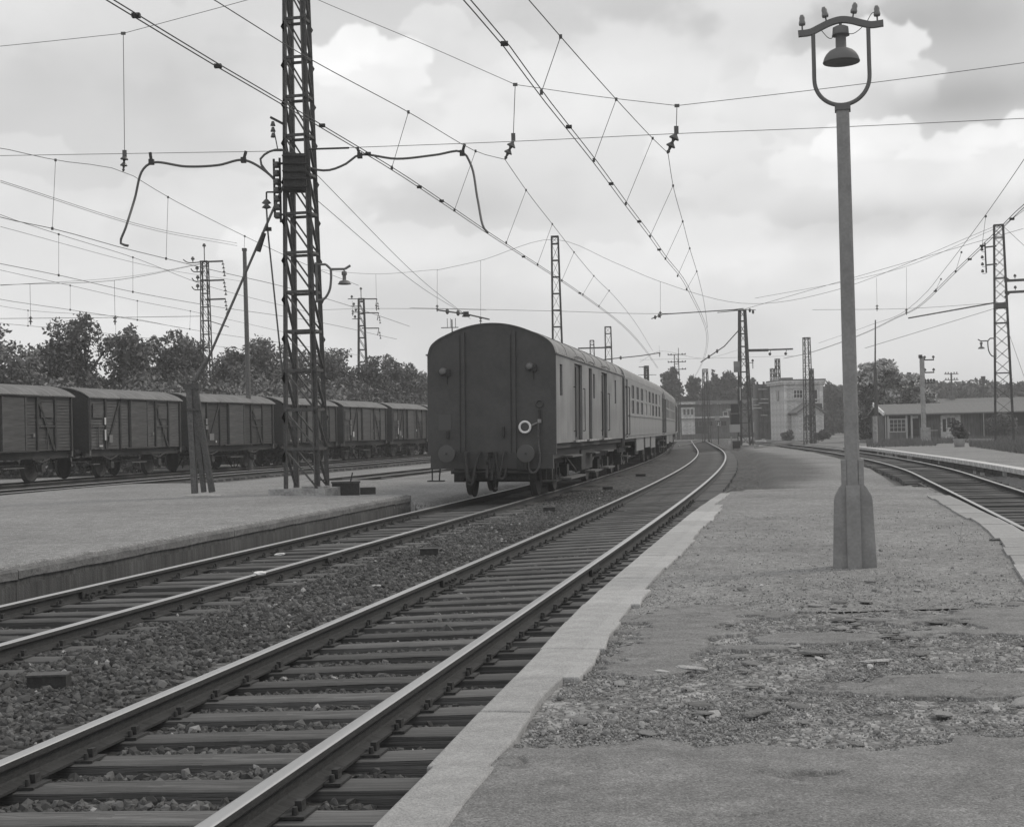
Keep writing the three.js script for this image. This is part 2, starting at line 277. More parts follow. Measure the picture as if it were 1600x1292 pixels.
{
  const zs = []; let z = -30; while (z < 900) { zs.push(z); z += z < 10 ? 4 : z < 130 ? .8 : z < 220 ? 4 : 30; }
  const xs = []; let x = -420; while (x < 420) { xs.push(x); const a = Math.abs(x); x += a < 34 ? .35 : a < 80 ? 3 : 20; }
  gridMesh('ground', xs.length - 1, zs.length - 1, (a, b, i, j) => V(xs[i], groundH(xs[i], zs[j]), zs[j]), M.sand, scene, 'structure', (p) => {
    let t = .95 + .5 * fbm(p.x * .25, 0, p.z * .25, 4) + .25 * fbm(p.x * 1.3, 7, p.z * 1.3, 3);
    const d = -p.z; if (d < 180) { for (const tr of [trackF, trackW]) { const [, u] = tr.near(p.x, d); t *= lerp(1, .36, sstep(2.2, 1.4, Math.abs(u) + .6 * fbm(p.x, 2, p.z, 2))); } const [s, u] = trackA.near(p.x, d); t *= lerp(1, .45, sstep(-6.0, -5.4, u) * sstep(3.6, 2.2, u + .9 * fbm(p.x * .7, 2, p.z * .7, 3) - 1.3 * sstep(36, 46, s) * sstep(95, 60, s))); const [, ud] = trackD.near(p.x, d); t *= lerp(1, .5, sstep(2.1, 1.2, Math.abs(ud))); }
    if (d > 100) t *= .8;
    return clamp(t, .2, 1.5);
  });
  scene.children.at(-1).userData.label = 'pale sandy gravel ground of the station yard between the tracks';
}
// ballast bed of the two main tracks
const bedH = (s, u) => {                                          // level against the left rail of track A
  const a = Math.abs(u), b = Math.abs(u + 3.586), n = .035 * fbm(s * .9, 1, u * 1.4, 3);
  let y = -.15;
  if (u > .75) y = lerp(-.205, -.27, sstep(.8, 1.5, u));
  else if (a < .85) y = -.195;
  else if (b < .85) y = -.19;
  else y = lerp(-.135, -.10, Math.sin(clamp((u + 2.8) / 2.0) * Math.PI) * .9);
  if (u < -4.4) y = lerp(-.19, -.25, sstep(-4.4, -5.1, u));
  y -= .2 * sstep(1.95, 2.3, u);
  return y + n + .0628 * clamp((u + .75) / 1.5, 0, 1.3);
};
{
  const g = thing('ballast_bed', 'dark stony ballast bed under the two curving main tracks', 'ballast', null, 0, null, 'structure');
  const seg = [[1.5, 24, 360, 150], [24, 90, 260, 60], [90, 170, 80, 24]];
  for (const [a, b, nv, nu] of seg) gridMesh('ballast_surface', nu, nv, (i, j) => { const s = lerp(a, b, j), right = s < 31 ? 1.62 : 2.35, u = lerp(s < 27 ? -5.25 : -5.0, right, i); const q = trackA.p(s, u, 0); q.y = (s < 24 ? bedH(s, u) : bedH(s, u) + .01) - (s > 90 ? .0 : 0); return q; }, M.ballast, g, null, (p) => clamp(1 + .55 * fbm(p.x * .35, 3, p.z * .35, 3) + .3 * fbm(p.x * 2, 1, p.z * 2, 2), .5, 1.6));
}
{ // loose stones of the ballast
  const stoneGeo = [0, 1, 2].map(k => { const g = new THREE.IcosahedronGeometry(1, 0), p = g.attributes.position, r = mulberry(90 + k), m = new Map(); for (let i = 0; i < p.count; i++) { const key = [p.getX(i), p.getY(i), p.getZ(i)].map(v => v.toFixed(3)).join(); if (!m.has(key)) m.set(key, .68 + .5 * r()); const s = m.get(key); p.setXYZ(i, p.getX(i) * s, p.getY(i) * s * .72, p.getZ(i) * s * (.8 + .15 * k)); } g.computeVertexNormals(); return g; });
  const mats = [[], [], []], cols = [[], [], []], q = new THREE.Quaternion(), e = new THREE.Euler();
  const rnd = mulberry(5);
  for (let n = 0; n < 150000; n++) {
    const s = 2.5 + 34 * Math.pow(rnd(), 1.5), u = lerp(-5.2, 1.6, rnd());
    const ua = Math.abs(Math.abs(u) - .753), ub = Math.abs(Math.abs(u + 3.586) - .753); if (ua < .085 || ub < .085) continue;
    const onA = Math.abs(u) < 1.32 && u > -1.15, onB = Math.abs(u + 3.586) < 1.15;
    if (onA || onB) { const sp = .54, ph = ((s - 5.82 - (onB ? .2 : 0)) % sp + sp) % sp; if ((ph < .15 || ph > .39) && rnd() < .97) continue; }
    if (u > -2.75 && u < -.85 && rnd() < .25) continue;
    const r = lerp(.015, .037, rnd() ** 1.6) * (rnd() < .02 ? 1.5 : 1) * (u > -.7 && u < .7 && rnd() < .3 ? 1.2 : 1), p = trackA.p(s, u, 0); p.y = bedH(s, u) + r * .12;
    e.set(rnd() * 6.3, rnd() * 6.3, rnd() * 6.3); q.setFromEuler(e); const k = Math.floor(rnd() * 3);
    mats[k].push(new THREE.Matrix4().compose(p, q, X3(r, r * lerp(.6, 1.1, rnd()), r * lerp(.7, 1.3, rnd())))); const t = rnd(); cols[k].push(rnd() < .012 ? 1.9 : lerp(.36, .95, t * t) * (.9 + .5 * fbm(p.x * .5, 5, p.z * .5, 2)));
  }
  const g = thing('ballast_gravel', 'loose dark broken ballast stones lying around and between the main tracks', 'ballast', null, 0, null, 'stuff');
  mats.forEach((list, k) => { const im = shadow(new THREE.InstancedMesh(stoneGeo[k], M.stone, list.length)); im.name = 'ballast_stone'; list.forEach((m, i) => { im.setMatrixAt(i, m); im.setColorAt(i, lin(cols[k][i])); }); g.add(im); im.userData.kind = 'stuff'; });
}
/* ------------------------------------------------------------------ rails and sleepers */
const HEADW = .036, RAIL = [[-.065, -.14], [-.065, -.127], [-.014, -.112], [-.009, -.10], [-.009, -.052], [-HEADW + .002, -.040], [-HEADW, -.034], [-HEADW, -.008]];
const RAILB = [...RAIL, ...RAIL.slice().reverse().map(p => [-p[0], p[1]])];      // open at the running surface
const TOP = [[-HEADW, -.008], [-.033, -.002], [-.022, .0005], [0, .001], [.022, .0005], [.033, -.002], [HEADW, -.008]];
function sweep(line, s0, s1, ds, uOff, prof, smooth) {
  const n = Math.max(1, Math.round((s1 - s0) / ds)), P = [], I = [], UV = []; let base = 0;
  const strips = smooth ? [prof] : prof.slice(0, -1).map((p, i) => [p, prof[i + 1]]);
  for (const st of strips) { for (let j = 0; j <= n; j++) { const s = lerp(s0, s1, j / n); st.forEach((c, k) => { const p = line.p(s, uOff + c[0], c[1]); P.push(p.x, p.y, p.z); UV.push(s, c[1] * 3 + c[0]); if (j < n && k + 1 < st.length) { const a = base + j * st.length + k, b = a + 1, d = a + st.length, e = d + 1; I.push(a, d, b, b, d, e); } }); } base += (n + 1) * st.length; }
  const g = new THREE.BufferGeometry(); g.setAttribute('position', new THREE.Float32BufferAttribute(P, 3)); g.setAttribute('uv', new THREE.Float32BufferAttribute(UV, 2)); g.setIndex(I); g.computeVertexNormals(); return g;
}
function rawPart(name, g, m, parent) { const o = shadow(new THREE.Mesh(g, m)); o.name = name; parent.add(o); return o; }
function sleeperGeo(k) {                                       // a worn timber: rounded ends, hollowed top, one crack
  const r = mulberry(40 + k), L = 2.58, w = .235, h = .15, nx = 12, g = new THREE.BoxGeometry(L, h, w, nx, 2, 4), p = g.attributes.position;
  for (let i = 0; i < p.count; i++) { let x = p.getX(i), y = p.getY(i), z = p.getZ(i); if (y > h * .4 && Math.abs(z) > w * .4) { y -= .014; z *= .97; } if (y > 0) { y += .002 * Math.sin(x * 3 + k) + (r() - .5) * .005; if (Math.abs(z) < .03 && Math.abs(x + .2 * k - .3) < .5) y -= .014; } z += .003 * Math.sin(x * 2.1 + k * 2); p.setXYZ(i, x, y, z); }
  g.computeVertexNormals(); return boxUV(g.translate(0, -h / 2, 0));
}
const SLEEPERS = [0, 1, 2, 3].map(sleeperGeo);
const CHAIR = merge([-.753, .753].flatMap(u => [bx(.30, .012, .16, u, .004, 0), bx(.03, .045, .05, u - .095, .03, .03), bx(.03, .045, .05, u + .095, .03, -.03), rod(X3(u - .1, 0, .03), X3(u - .1, .042, .03), .016, .012, 6), rod(X3(u + .1, 0, -.03), X3(u + .1, .042, -.03), .016, .012, 6), rod(X3(u + .1, 0, .045), X3(u + .1, .042, .045), .016, .012, 6), rod(X3(u - .1, 0, -.045), X3(u - .1, .042, -.045), .016, .012, 6)]));
function track(label, line, o) {
  const t = thing('railway_track', label, 'railway track', null, 0, null, 'structure');
  for (const u of [-.753, .753]) { const r = rawPart('rail', sweep(line, o.s0, o.s1, o.ds || .5, u, RAILB), M.railRust, t); rawPart('running_surface', sweep(line, o.s0, o.s1, o.ds || .5, u, TOP, true), o.dull ? M.railTopDull : M.railTop, r); }
  const rnd = mulberry(o.seed), far = [];
  for (let s = o.phase, k = 0; s < o.s1 - .3; s += o.step, k++) {
    const p = line.p(s, rnd() * .06 - .03, -.14 + (o.sink || 0) * rnd()), h = line.head(s), v = Math.floor(rnd() * 4), mv = Math.floor(rnd() * 4);
    if (k < o.single) { const m = shadow(new THREE.Mesh(SLEEPERS[v], M.sleeper[mv])); m.name = 'sleeper'; m.position.copy(p); m.rotation.y = -h + (rnd() - .5) * .03; m.rotation.z = Math.atan2(line.cant, 1.5); t.add(m); if (s < (o.chairs || 0)) { const c = shadow(new THREE.Mesh(CHAIR, M.black)); c.name = 'rail_fastening'; c.rotation.y = 0; m.add(c); } }
    else far.push(bx(2.58, .15, .235, 0, -.075, 0).rotateY(-h).translate(p.x, p.y, p.z));
  }
  if (far.length) part('distant_sleepers', far, M.sleeper[1], t).userData.kind = 'stuff';
  return t;
}
const tA = track('nearest railway track, beside the white edge stones, curving left into the distance', trackA, { s0: 1, s1: 172, phase: 3.66, step: .54, single: 170, chairs: 30, seed: 21 });
const tB = track('railway track carrying the passenger train, beside the low left platform wall', trackB, { s0: 1, s1: 172, phase: 3.86, step: .54, single: 150, chairs: 26, seed: 22, sink: .03 });
track('railway track along the near side of the goods wagons in the left yard', trackF, { s0: 14, s1: 150, ds: 1, phase: 14, step: .7, single: 120, seed: 23, sink: .04 });
track('railway track on which the row of goods wagons stands', trackW, { s0: 14, s1: 150, ds: 1, phase: 14, step: .7, single: 60, seed: 24, sink: .04, dull: 1 });
track('siding half sunk in sand behind the big left mast', trackC, { s0: 0, s1: 80, ds: 1, phase: .3, step: .7, single: 60, seed: 25, sink: .09, dull: 1 });
track('railway track right of the lamp post curving past the far platform', trackD, { s0: 1, s1: 168, ds: 1, phase: 1.2, step: .66, single: 150, seed: 26, sink: .05 });
{ // joints with fishplates, bolted
  const joint = (tr, line, s, u) => part('fishplate', [-1, 1].flatMap(k => [...[-.5, .5].map(() => null).filter(Boolean), beam(line.p(s - .28, u + k * .028, -.075), line.p(s + .28, u + k * .028, -.075), .03, .07), ...[-.2, -.07, .07, .2].map(d => rod(line.p(s + d, u + k * .03, -.075), line.p(s + d, u + k * .075, -.075), .018, .014, 6))]), M.black, tr);
  joint(tB, trackB, trackB.near(-3.0, 14.5)[0] - .1, -.753); joint(tB, trackB, trackB.near(-3.05, 17.6)[0] + .2, .753); joint(tA, trackA, 14.6, .753); joint(tA, trackA, 14.2, -.753);
  // points and crossing rails far ahead
  const cr = thing('railway_crossing', 'cluster of points and crossing rails far ahead before the centre mast', 'railway track', null, 0, null, 'structure');
  for (const [a, b] of [[[1030, 691], [1120, 687]], [[1060, 697], [1100, 689]], [[1100, 689], [1180, 684]], [[1120, 687], [1280, 690]], [[1030, 678], [1110, 690]], [[1180, 700], [1290, 686]], [[1205, 694], [1330, 682]]]) part('rail', beam(G(...a, -.02), G(...b, -.02), .08, .12), M.railTopDull, cr);
}

/* ------------------------------------------------------------------ platforms */
const crust = (x, z) => {                                          // >0 where the old asphalt skin survives
  const n = .5 * fbm(x * 1.1, 1, z * 1.6, 3) + .35 * fbm(x * 4, 2, z * 6, 3) + .10 * fbm(x * 15, 4, z * 18, 2);
  let m = -.5;
  const bump = (v) => { if (v > m) m = v; };
  bump((6.12 + .06 * Math.sin(x * 3) - z) * 2.2);
  bump(1.1 - Math.hypot((x - 2.6) / .95, (z - 7.35) / .34) * 1.05);
  bump(1.0 - Math.hypot((x - 4.1) / 1.1, (z - 9.75) / .85));
  bump(.8 - Math.hypot((x - 1.9) / .5, (z - 9.1) / .28));
  bump(.75 - Math.hypot((x - 1.45) / .42, (z - 8.75) / .2));
  const e = x - xOn(eA, z); bump(.55 - Math.abs(e - .75 - .05 * (z - 8)) / .55 - sstep(8.2, 7.0, z) * 2);
  bump(-.06 - .5 * sstep(9.3, 8.6, z) - .3 * sstep(10.2, 10.8, z));
  return m + n * 1.35;
};
const POT = G(1262, 1214, .1), crack = (x, z) => {             // open cracks and one broken-out hollow in the skin
  const w = .012 + .01 * fbm(x * 5, 3, z * 5, 2), line = Math.max(sstep(w, 0, Math.abs(fbm(x * 1.1 + 5, 6, z * 1.6, 3))) * sstep(.0, .18, fbm(x * .9, 9, z * .9, 2)), .8 * sstep(w * .8, 0, Math.abs(fbm(x * 1.7 + 2, 1, z * 2.6, 3))) * sstep(.02, .2, fbm(x * 1.3, 2, z * 1.1, 2)));
  const d = Math.hypot((x - POT.x) / .19, (z + POT.z) / .07) + 1.5 * fbm(x * 7, 2, z * 11, 3); return Math.max(line, sstep(.85, .55, d));
};
const platY = (x, z) => .1 + .012 * fbm(x * .5, 8, z * .5, 2) - .22 * sstep(29.5, 36, z) ;
{
  const g = thing('island_platform', 'low station platform of broken asphalt and gravel under the lamp post', 'platform', null, 0, null, 'structure');
  const span = (j, i, z0, z1) => { const z = lerp(z0, z1, j), a = xOn(eA, z) + .04, b = xOn(eD, z) - (z < 26 ? .04 : .0); return [lerp(a, b, i), z]; };
  const tone = (p) => clamp(.78 + .45 * fbm(p.x * .6, 1, p.z * .6, 3) + .55 * fbm(p.x * 2.5, 3, p.z * 4, 3), .42, 1.25);
  gridMesh('gravel_surface', 300, 330, (i, j) => { const [x, z] = span(j, i, 4.3, 10.4); return V(x, platY(x, z) - .016 + .022 * fbm(x * 6, 0, z * 6, 3) + .012 * fbm(x * 22, 5, z * 22, 2), z); }, M.platform, g, null, tone);
  gridMesh('gravel_surface', 150, 240, (i, j) => { const [x, z] = span(j, i, 10.4, 36); return V(x, platY(x, z) - .008 + .016 * fbm(x * 3, 0, z * 3, 3) + .006 * fbm(x * 9, 5, z * 9, 2), z); }, M.sand, g, null, (p) => clamp(.95 + .4 * fbm(p.x * .5, 1, p.z * .5, 3) + .3 * fbm(p.x * 2.2, 3, p.z * 2.2, 3), .5, 1.3));
  gridMesh('asphalt_skin', 400, 460, (i, j) => { const [x, z] = span(j, i, 4.3, 10.9), c = crust(x, z), t = sstep(-.05, .03, c); return V(x, platY(x, z) + lerp(-.04, .004 + .008 * sstep(0, .6, c) + .005 * fbm(x * 3, 4, z * 3, 2) + .003 * fbm(x * 12, 4, z * 12, 2) - .014 * crack(x, z), t), z); }, M.asphalt, g, null, (p) => clamp(1 + .35 * fbm(p.x * 1.2, 3, p.z * 1.6, 3) + .25 * fbm(p.x * 6, 1, p.z * 8, 3) + .2 * sstep(.1, .3, fbm(p.x * 9, 5, p.z * 12, 2)) - .35 * crack(p.x, -p.z), .45, 1.3));
  gridMesh('asphalt_skin', 40, 60, (i, j) => { const [x, z] = span(j, i, -4.2, 4.32); return V(x, platY(x, z) + .012, z); }, M.asphalt, g, null, (p) => clamp(1 + .35 * fbm(p.x * 1.2, 3, p.z * 1.6, 3), .7, 1.25));
  // near end of the deck under the camera and the far ramp's wall
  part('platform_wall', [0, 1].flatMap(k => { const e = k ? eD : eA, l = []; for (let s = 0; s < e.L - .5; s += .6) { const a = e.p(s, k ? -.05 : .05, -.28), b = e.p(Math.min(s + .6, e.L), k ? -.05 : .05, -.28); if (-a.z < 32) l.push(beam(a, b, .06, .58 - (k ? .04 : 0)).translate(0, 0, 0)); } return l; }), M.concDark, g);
  // pale edge stones along both sides, every one its own piece
  const rnd = mulberry(61);
  let s = eA.near(-1.2, 1.5)[0];
  while (s < eA.near(4.3, 29)[0]) {
    const len = lerp(.85, 1.25, rnd()), z = -eA.p(s, 0, 0).z, w = (z < 7.2 ? .24 : z < 24 ? lerp(.33, .42, rnd()) : .17), h = .16, v = Math.floor(rnd() * 4);
    const sh = new THREE.Shape(); const j = () => (rnd() - .5) * .03; sh.moveTo(0, 0 + j() * .3); sh.lineTo(w + j(), j()); sh.lineTo(w + j() * 1.6, len * .5); sh.lineTo(w + j(), len - .018); sh.lineTo(0, len - .012); sh.closePath();
    const geo = new THREE.ExtrudeGeometry(sh, { depth: h, bevelEnabled: true, bevelSize: .012, bevelThickness: .012, bevelSegments: 2 }).rotateX(-Math.PI / 2).translate(0, -h, 0);
    const m = shadow(new THREE.Mesh(boxUV(geo), M.slab[z > 7.4 ? 1 + v % 3 : v % 2])); m.name = 'edge_stone'; m.position.copy(eA.p(s, .014, .008 + .006 * rnd())); m.rotation.y = -eA.head(s); m.rotation.z = (rnd() - .5) * .016; g.add(m); s += len + .004;
  }
  s = eD.near(4.2, 11)[0];
  while (s < eD.near(8.4, 25.6)[0]) {
    const len = lerp(.9, 1.3, rnd()), z = -eD.p(s, 0, 0).z, w = .36 + .05 * rnd(), v = Math.floor(rnd() * 4);
    const geo = bx(w, .16, len - .015, -w / 2, -.08, -len / 2); const m = shadow(new THREE.Mesh(boxUV(geo), M.slab[v % 3])); m.name = 'edge_stone'; m.position.copy(eD.p(s, .03, .014 + .005 * rnd())); m.rotation.y = -eD.head(s); m.rotation.z = (rnd() - .5) * .015; g.add(m); s += len + .004;
  }
}
{ // loose grit on the platform
  const geo = new THREE.IcosahedronGeometry(1, 0), rnd = mulberry(17), ms = [], cs = [], q = new THREE.Quaternion(), e = new THREE.Euler();
  for (let n = 0; n < 130000 && ms.length < 60000; n++) {
    const z = 5.2 + 17 * Math.pow(rnd(), 1.7), a = xOn(eA, z) + .3, b = Math.min(xOn(eD, Math.max(z, 6.2)) - .3, .40 * z + .3), x = lerp(a, b, rnd());
    if (b < a) continue; const c = z < 10.9 ? crust(x, z) : -1; if (c > -.02 && rnd() > .03) continue; if (rnd() > .25 + .75 * sstep(-.12, .2, fbm(x * .8, 6, z * 1.1, 3)) || (z > 10 && rnd() > .5 - .4 * sstep(10, 14, z))) continue;
    const r = lerp(.003, .009, rnd() ** 2.0) * (rnd() < .03 ? 2.4 : 1); e.set(rnd() * 6, rnd() * 6, rnd() * 6); q.setFromEuler(e);
    ms.push(new THREE.Matrix4().compose(V(x, platY(x, z) - .006 + r * .3, z), q, X3(r, r * .7, r * lerp(.7, 1.4, rnd())))); cs.push(lerp(.55, 1.1, rnd()) * (rnd() < .05 ? 1.7 : 1));
  }
  const g = thing('platform_grit', 'small loose stones and grit scattered over the broken platform', 'gravel', null, 0, null, 'stuff');
  const im = shadow(new THREE.InstancedMesh(geo, M.pebble, ms.length)); im.name = 'grit'; ms.forEach((m, i) => { im.setMatrixAt(i, m); im.setColorAt(i, lin(cs[i])); }); im.userData.kind = 'stuff'; g.add(im);
}
function flakes() { // broken flakes of the old asphalt skin
  const geos = [0, 1, 2].map(k => { const g = lump(1, .22, 31 + k * 7, 1.3); return boxUV(g); }), rnd = mulberry(47), ms = [[], [], []], cs = [[], [], []], q = new THREE.Quaternion();
  for (let n = 0; n < 1500; n++) { const z = lerp(6.3, 12, Math.pow(rnd(), 1.2)), a = xOn(eA, z) + .5, x = lerp(a, .40 * z + .3, rnd()), near = Math.exp(-(((z - 9) / 1.3) ** 2)); if (rnd() > .06 + .7 * near * sstep(-.12, .18, fbm(x * .8, 2, z * .9, 3))) continue; const r = lerp(.012, .06, rnd() ** 3.2), k = Math.floor(rnd() * 3); q.setFromEuler(new THREE.Euler((rnd() - .5) * .3, rnd() * 6.3, (rnd() - .5) * .3)); ms[k].push(new THREE.Matrix4().compose(V(x, platY(x, z) + r * .05, z), q, X3(r, r * .9, r))); cs[k].push(lerp(.5, 1.25, rnd()) * (rnd() < .12 ? 1.5 : 1)); }
  const g = thing('asphalt_crumbs', 'scattered small flakes broken off the old asphalt in front of the lamp post', 'rubble', null, 0, null, 'stuff'), m = makeMat('asphalt_flake', .2 / MEAN, { map: T.asphC, roughness: 1 });
  ms.forEach((l, k) => { const im = shadow(new THREE.InstancedMesh(geos[k], m, l.length)); im.name = 'flakes'; l.forEach((mm, i) => { im.setMatrixAt(i, mm); im.setColorAt(i, lin(cs[k][i])); }); im.userData.kind = 'stuff'; g.add(im); });
}
flakes();
function lump(r, flat, seed, dx = 1) { const g = new THREE.IcosahedronGeometry(r, 2), p = g.attributes.position; for (let i = 0; i < p.count; i++) { const x = p.getX(i), y = p.getY(i), z = p.getZ(i), k = 1 + .35 * perlin.noise(x / r * 1.1 + seed * 3.1, y / r * 1.1, z / r * 1.1); p.setXYZ(i, x * k * dx, clamp(y * k * flat, -r * flat * .6, r * flat * .62), z * k * .8); } g.computeVertexNormals(); return g; }
{ // broken-off lumps of asphalt
  const chunk = (px, py, r, fl, dx, label, m) => { const p = G(px, py, .11), o = part('asphalt_lump', lump(r * .72, fl * .8, px, dx), m || M.asphaltPiece, scene); o.position.copy(p); o.position.y = platY(p.x, -p.z) + r * fl * .3; o.rotation.y = px; tag(o, label, 'asphalt lump', 'loose asphalt lumps on the platform'); };
  M.asphaltPiece = makeMat('asphalt_piece', .13 / MEAN, { map: T.asphC, roughness: 1 }); M.asphaltPale = makeMat('asphalt_piece_pale', .3 / MEAN, { map: T.asphC, roughness: 1 });
  chunk(1340, 1161, .05, .4, 1.2, 'single dark asphalt lump lying at the rim of the smooth near asphalt');
  chunk(1182, 1113, .07, .4, 1.9, 'long flat dark asphalt lump in the gravel left of the pale patch');
  chunk(1222, 1089, .045, .4, 1.4, 'small dark asphalt lump just behind the long flat one');
  chunk(1370, 1032, .06, .35, 2.4, 'pale flat asphalt flake among the cracked pieces in front of the lamp post', M.asphaltPale);
  chunk(1080, 1043, .075, .3, 2.1, 'pale flat asphalt flake near the dark gravel by the edge stones', M.asphaltPale);
  chunk(1440, 1020, .07, .3, 1.8, 'grey asphalt flake at the end of the long crack on the right');
  chunk(1275, 1019, .08, .3, 1.9, 'broad grey asphalt flake left of the cracked pieces');
  chunk(1360, 908, .05, .4, 1.5, 'dark asphalt lump lying right in front of the lamp post foot');
  chunk(1555, 843, .06, .5, 1.6, 'dark asphalt lump near the right-hand edge stones');
}
{ // the platform on the far side of the train's track
  const g = thing('side_platform', 'low sandy platform with a stained concrete wall at the left of the tracks', 'platform', null, 0, null, 'structure');
  const sEnd = trackB.near(-1.95, 29.9)[0], s0 = 2, yEdge = (s) => .212 - .02 * sstep(sEnd - 3, sEnd, s);
  const nz = 220, us = []; let u = -1.56; while (u > -21) { us.push(u); if (us.length < 3) { u -= us.length === 1 ? .001 : .05; continue; } u -= u > -4 ? .09 : u > -8 ? .22 : .6; }
  gridMesh('sand_surface', us.length - 1, nz, (a, b, i, j) => {
    const s = lerp(s0, 48, b), p = trackB.p(s, 0, 0), q = trackB.p(s, us[i] + (s > sEnd ? lerp(0, .64, sstep(sEnd - .05, sEnd + .6, s)) : 0), 0), d = -us[i] - 1.555, z = -q.z;
    let y = lerp(.214, .225, sstep(.5, 6, d)); y += .02 * sstep(.1, .6, d) * fbm(q.x * .4, 4, q.z * .4, 3) + .012 * fbm(q.x * 2, 1, q.z * 2, 2);
    const past = sstep(sEnd - .1, sEnd + 1.6, s); y = lerp(y, lerp(lerp(-.34, -.03, sstep(0, .7, d)) + .03 * fbm(q.x * 1.5, 2, q.z * 1.5, 2), y, sstep(1.8, 5, d)), past);
    y = lerp(y, -.14, sstep(38, 46, s)); if (s > sEnd + .05) y = lerp(-.34, y, sstep(-.05, .85, d)); else if (i === 0) y = -.4; else if (i === 1) y = Math.min(y - .03, .19); const [, uf] = trackF.near(q.x, z); y = lerp(y, -.16, sstep(2.6, 1.7, uf)); q.y = y; return q;
  }, M.sand, g, null, (p) => clamp(.98 + .35 * fbm(p.x * .35, 2, p.z * .35, 3) + .35 * fbm(p.x * 2.2, 5, p.z * 2.2, 3), .55, 1.35));
  const rnd = mulberry(33), wall = [];
  for (let s = s0; s < sEnd; ) { // each coping length and the wall panel below it
    const len = Math.min(lerp(2.4, 3.2, rnd()), sEnd - s + .02), n = 6, prof = [[-.02, -.115], [.026, -.11], [.03, -.03], [.008, .0], [-.1, .004], [-.13, -.06]], wv = () => (rnd() - .5) * .02;
    const q = sweepOn(trackB, s, s + len - .012, .35, -1.53, prof.map(p => [p[0], p[1] + yEdge(s) - .004]), .012); const m = shadow(new THREE.Mesh(boxUV(q), M.coping)); m.name = 'coping_stone'; g.add(m);
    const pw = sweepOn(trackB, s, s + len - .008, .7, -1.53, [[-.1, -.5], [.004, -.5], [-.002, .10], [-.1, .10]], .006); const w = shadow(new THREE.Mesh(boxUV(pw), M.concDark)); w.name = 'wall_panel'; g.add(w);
    s += len;
  }
  const e = trackB.p(sEnd, -1.53, 0), e2 = trackB.p(sEnd + .25, -2.9, 0); e.y = e2.y = -.1; part('wall_end', beam(e, e2, .12, .56), M.concDark, g);
}
function sweepOn(line, s0, s1, ds, uOff, prof, rough) {             // solid strip with closed ends along a track line
  const n = Math.max(1, Math.round((s1 - s0) / ds)), m = prof.length, P = [], I = [], rnd = mulberry(Math.floor(s0 * 100) + 3);
  for (let j = 0; j <= n; j++) { const s = lerp(s0, s1, j / n); for (let k = 0; k < m; k++) { const p = line.p(s, uOff + prof[k][0] + (rnd() - .5) * rough, prof[k][1] + (rnd() - .5) * rough); P.push(p.x, p.y, p.z); if (j < n) { const a = j * m + k, b = j * m + (k + 1) % m; I.push(a, b, a + m, b, b + m, a + m); } } }
  for (let k = 1; k + 1 < m; k++) { I.push(0, k + 1, k); I.push(n * m, n * m + k, n * m + k + 1); }
  const g = new THREE.BufferGeometry(); g.setAttribute('position', new THREE.Float32BufferAttribute(P, 3)); g.setIndex(I); const o = g.toNonIndexed(); o.computeVertexNormals(); return o;
}
{ // the far platform right of the curve: stone-faced wall, pale edge, sandy top, grass behind
  const g = thing('far_platform', 'pale platform with a stone-faced edge wall right of the curving track', 'platform', null, 0, null, 'structure');
  const e = splineLine([[6.6, 6], [8.75, 16], [10.4, 24], [12.9, 33.5], [15.3, 46.2], [18.3, 66], [20.4, 81], [21.6, 92]], .1);
  gridMesh('sand_surface', 30, 120, (i, j) => { const s = lerp(0, e.L, j), q = e.p(s, .34 + 34 * i * i * i + 7 * i, 0); q.y = .1 + .03 * fbm(q.x * .3, 1, q.z * .3, 2); return q; }, M.sand, g, null, (p) => clamp(.95 + .4 * fbm(p.x * .4, 2, p.z * .4, 3), .6, 1.3));
  const rnd = mulberry(71);
  for (let s = 0; s < e.L - .8;) { const len = lerp(.9, 1.5, rnd()), m = shadow(new THREE.Mesh(boxUV(bx(.36, .14, len - .02, .18, -.06, -len / 2)), M.edgePale)); m.name = 'edge_stone'; m.position.copy(e.p(s, -.02 + .02 * rnd(), .02)); m.rotation.y = -e.head(s); g.add(m); s += len; }
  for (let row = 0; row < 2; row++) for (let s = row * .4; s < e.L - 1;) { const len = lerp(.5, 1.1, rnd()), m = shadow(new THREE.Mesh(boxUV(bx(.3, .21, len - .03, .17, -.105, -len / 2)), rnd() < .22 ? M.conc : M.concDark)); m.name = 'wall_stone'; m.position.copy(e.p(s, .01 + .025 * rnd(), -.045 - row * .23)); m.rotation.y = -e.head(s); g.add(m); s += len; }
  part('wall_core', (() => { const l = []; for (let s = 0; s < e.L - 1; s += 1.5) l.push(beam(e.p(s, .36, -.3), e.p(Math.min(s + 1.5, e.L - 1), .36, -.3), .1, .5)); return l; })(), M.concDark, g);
}
function tuftMesh(name, pts, hmin, hmax, m, parent, seed, spread = .05) {        // grass blades
  const rnd = mulberry(seed), P = [];
  for (const p of pts) { const a = rnd() * 6.3, h = lerp(hmin, hmax, rnd()), w = .012 + .02 * h, lx = (rnd() - .5) * h * .9, lz = (rnd() - .5) * h * .9, dx = Math.cos(a) * w, dz = Math.sin(a) * w; P.push(p.x - dx, p.y, p.z - dz, p.x + dx, p.y, p.z + dz, p.x + lx, p.y + h, p.z + lz); }
  const g = new THREE.BufferGeometry(); g.setAttribute('position', new THREE.Float32BufferAttribute(P, 3)); g.computeVertexNormals(); const o = shadow(new THREE.Mesh(boxUV(g), m)); o.name = parent === scene ? numbered(name) : name; parent.add(o); return o;
}
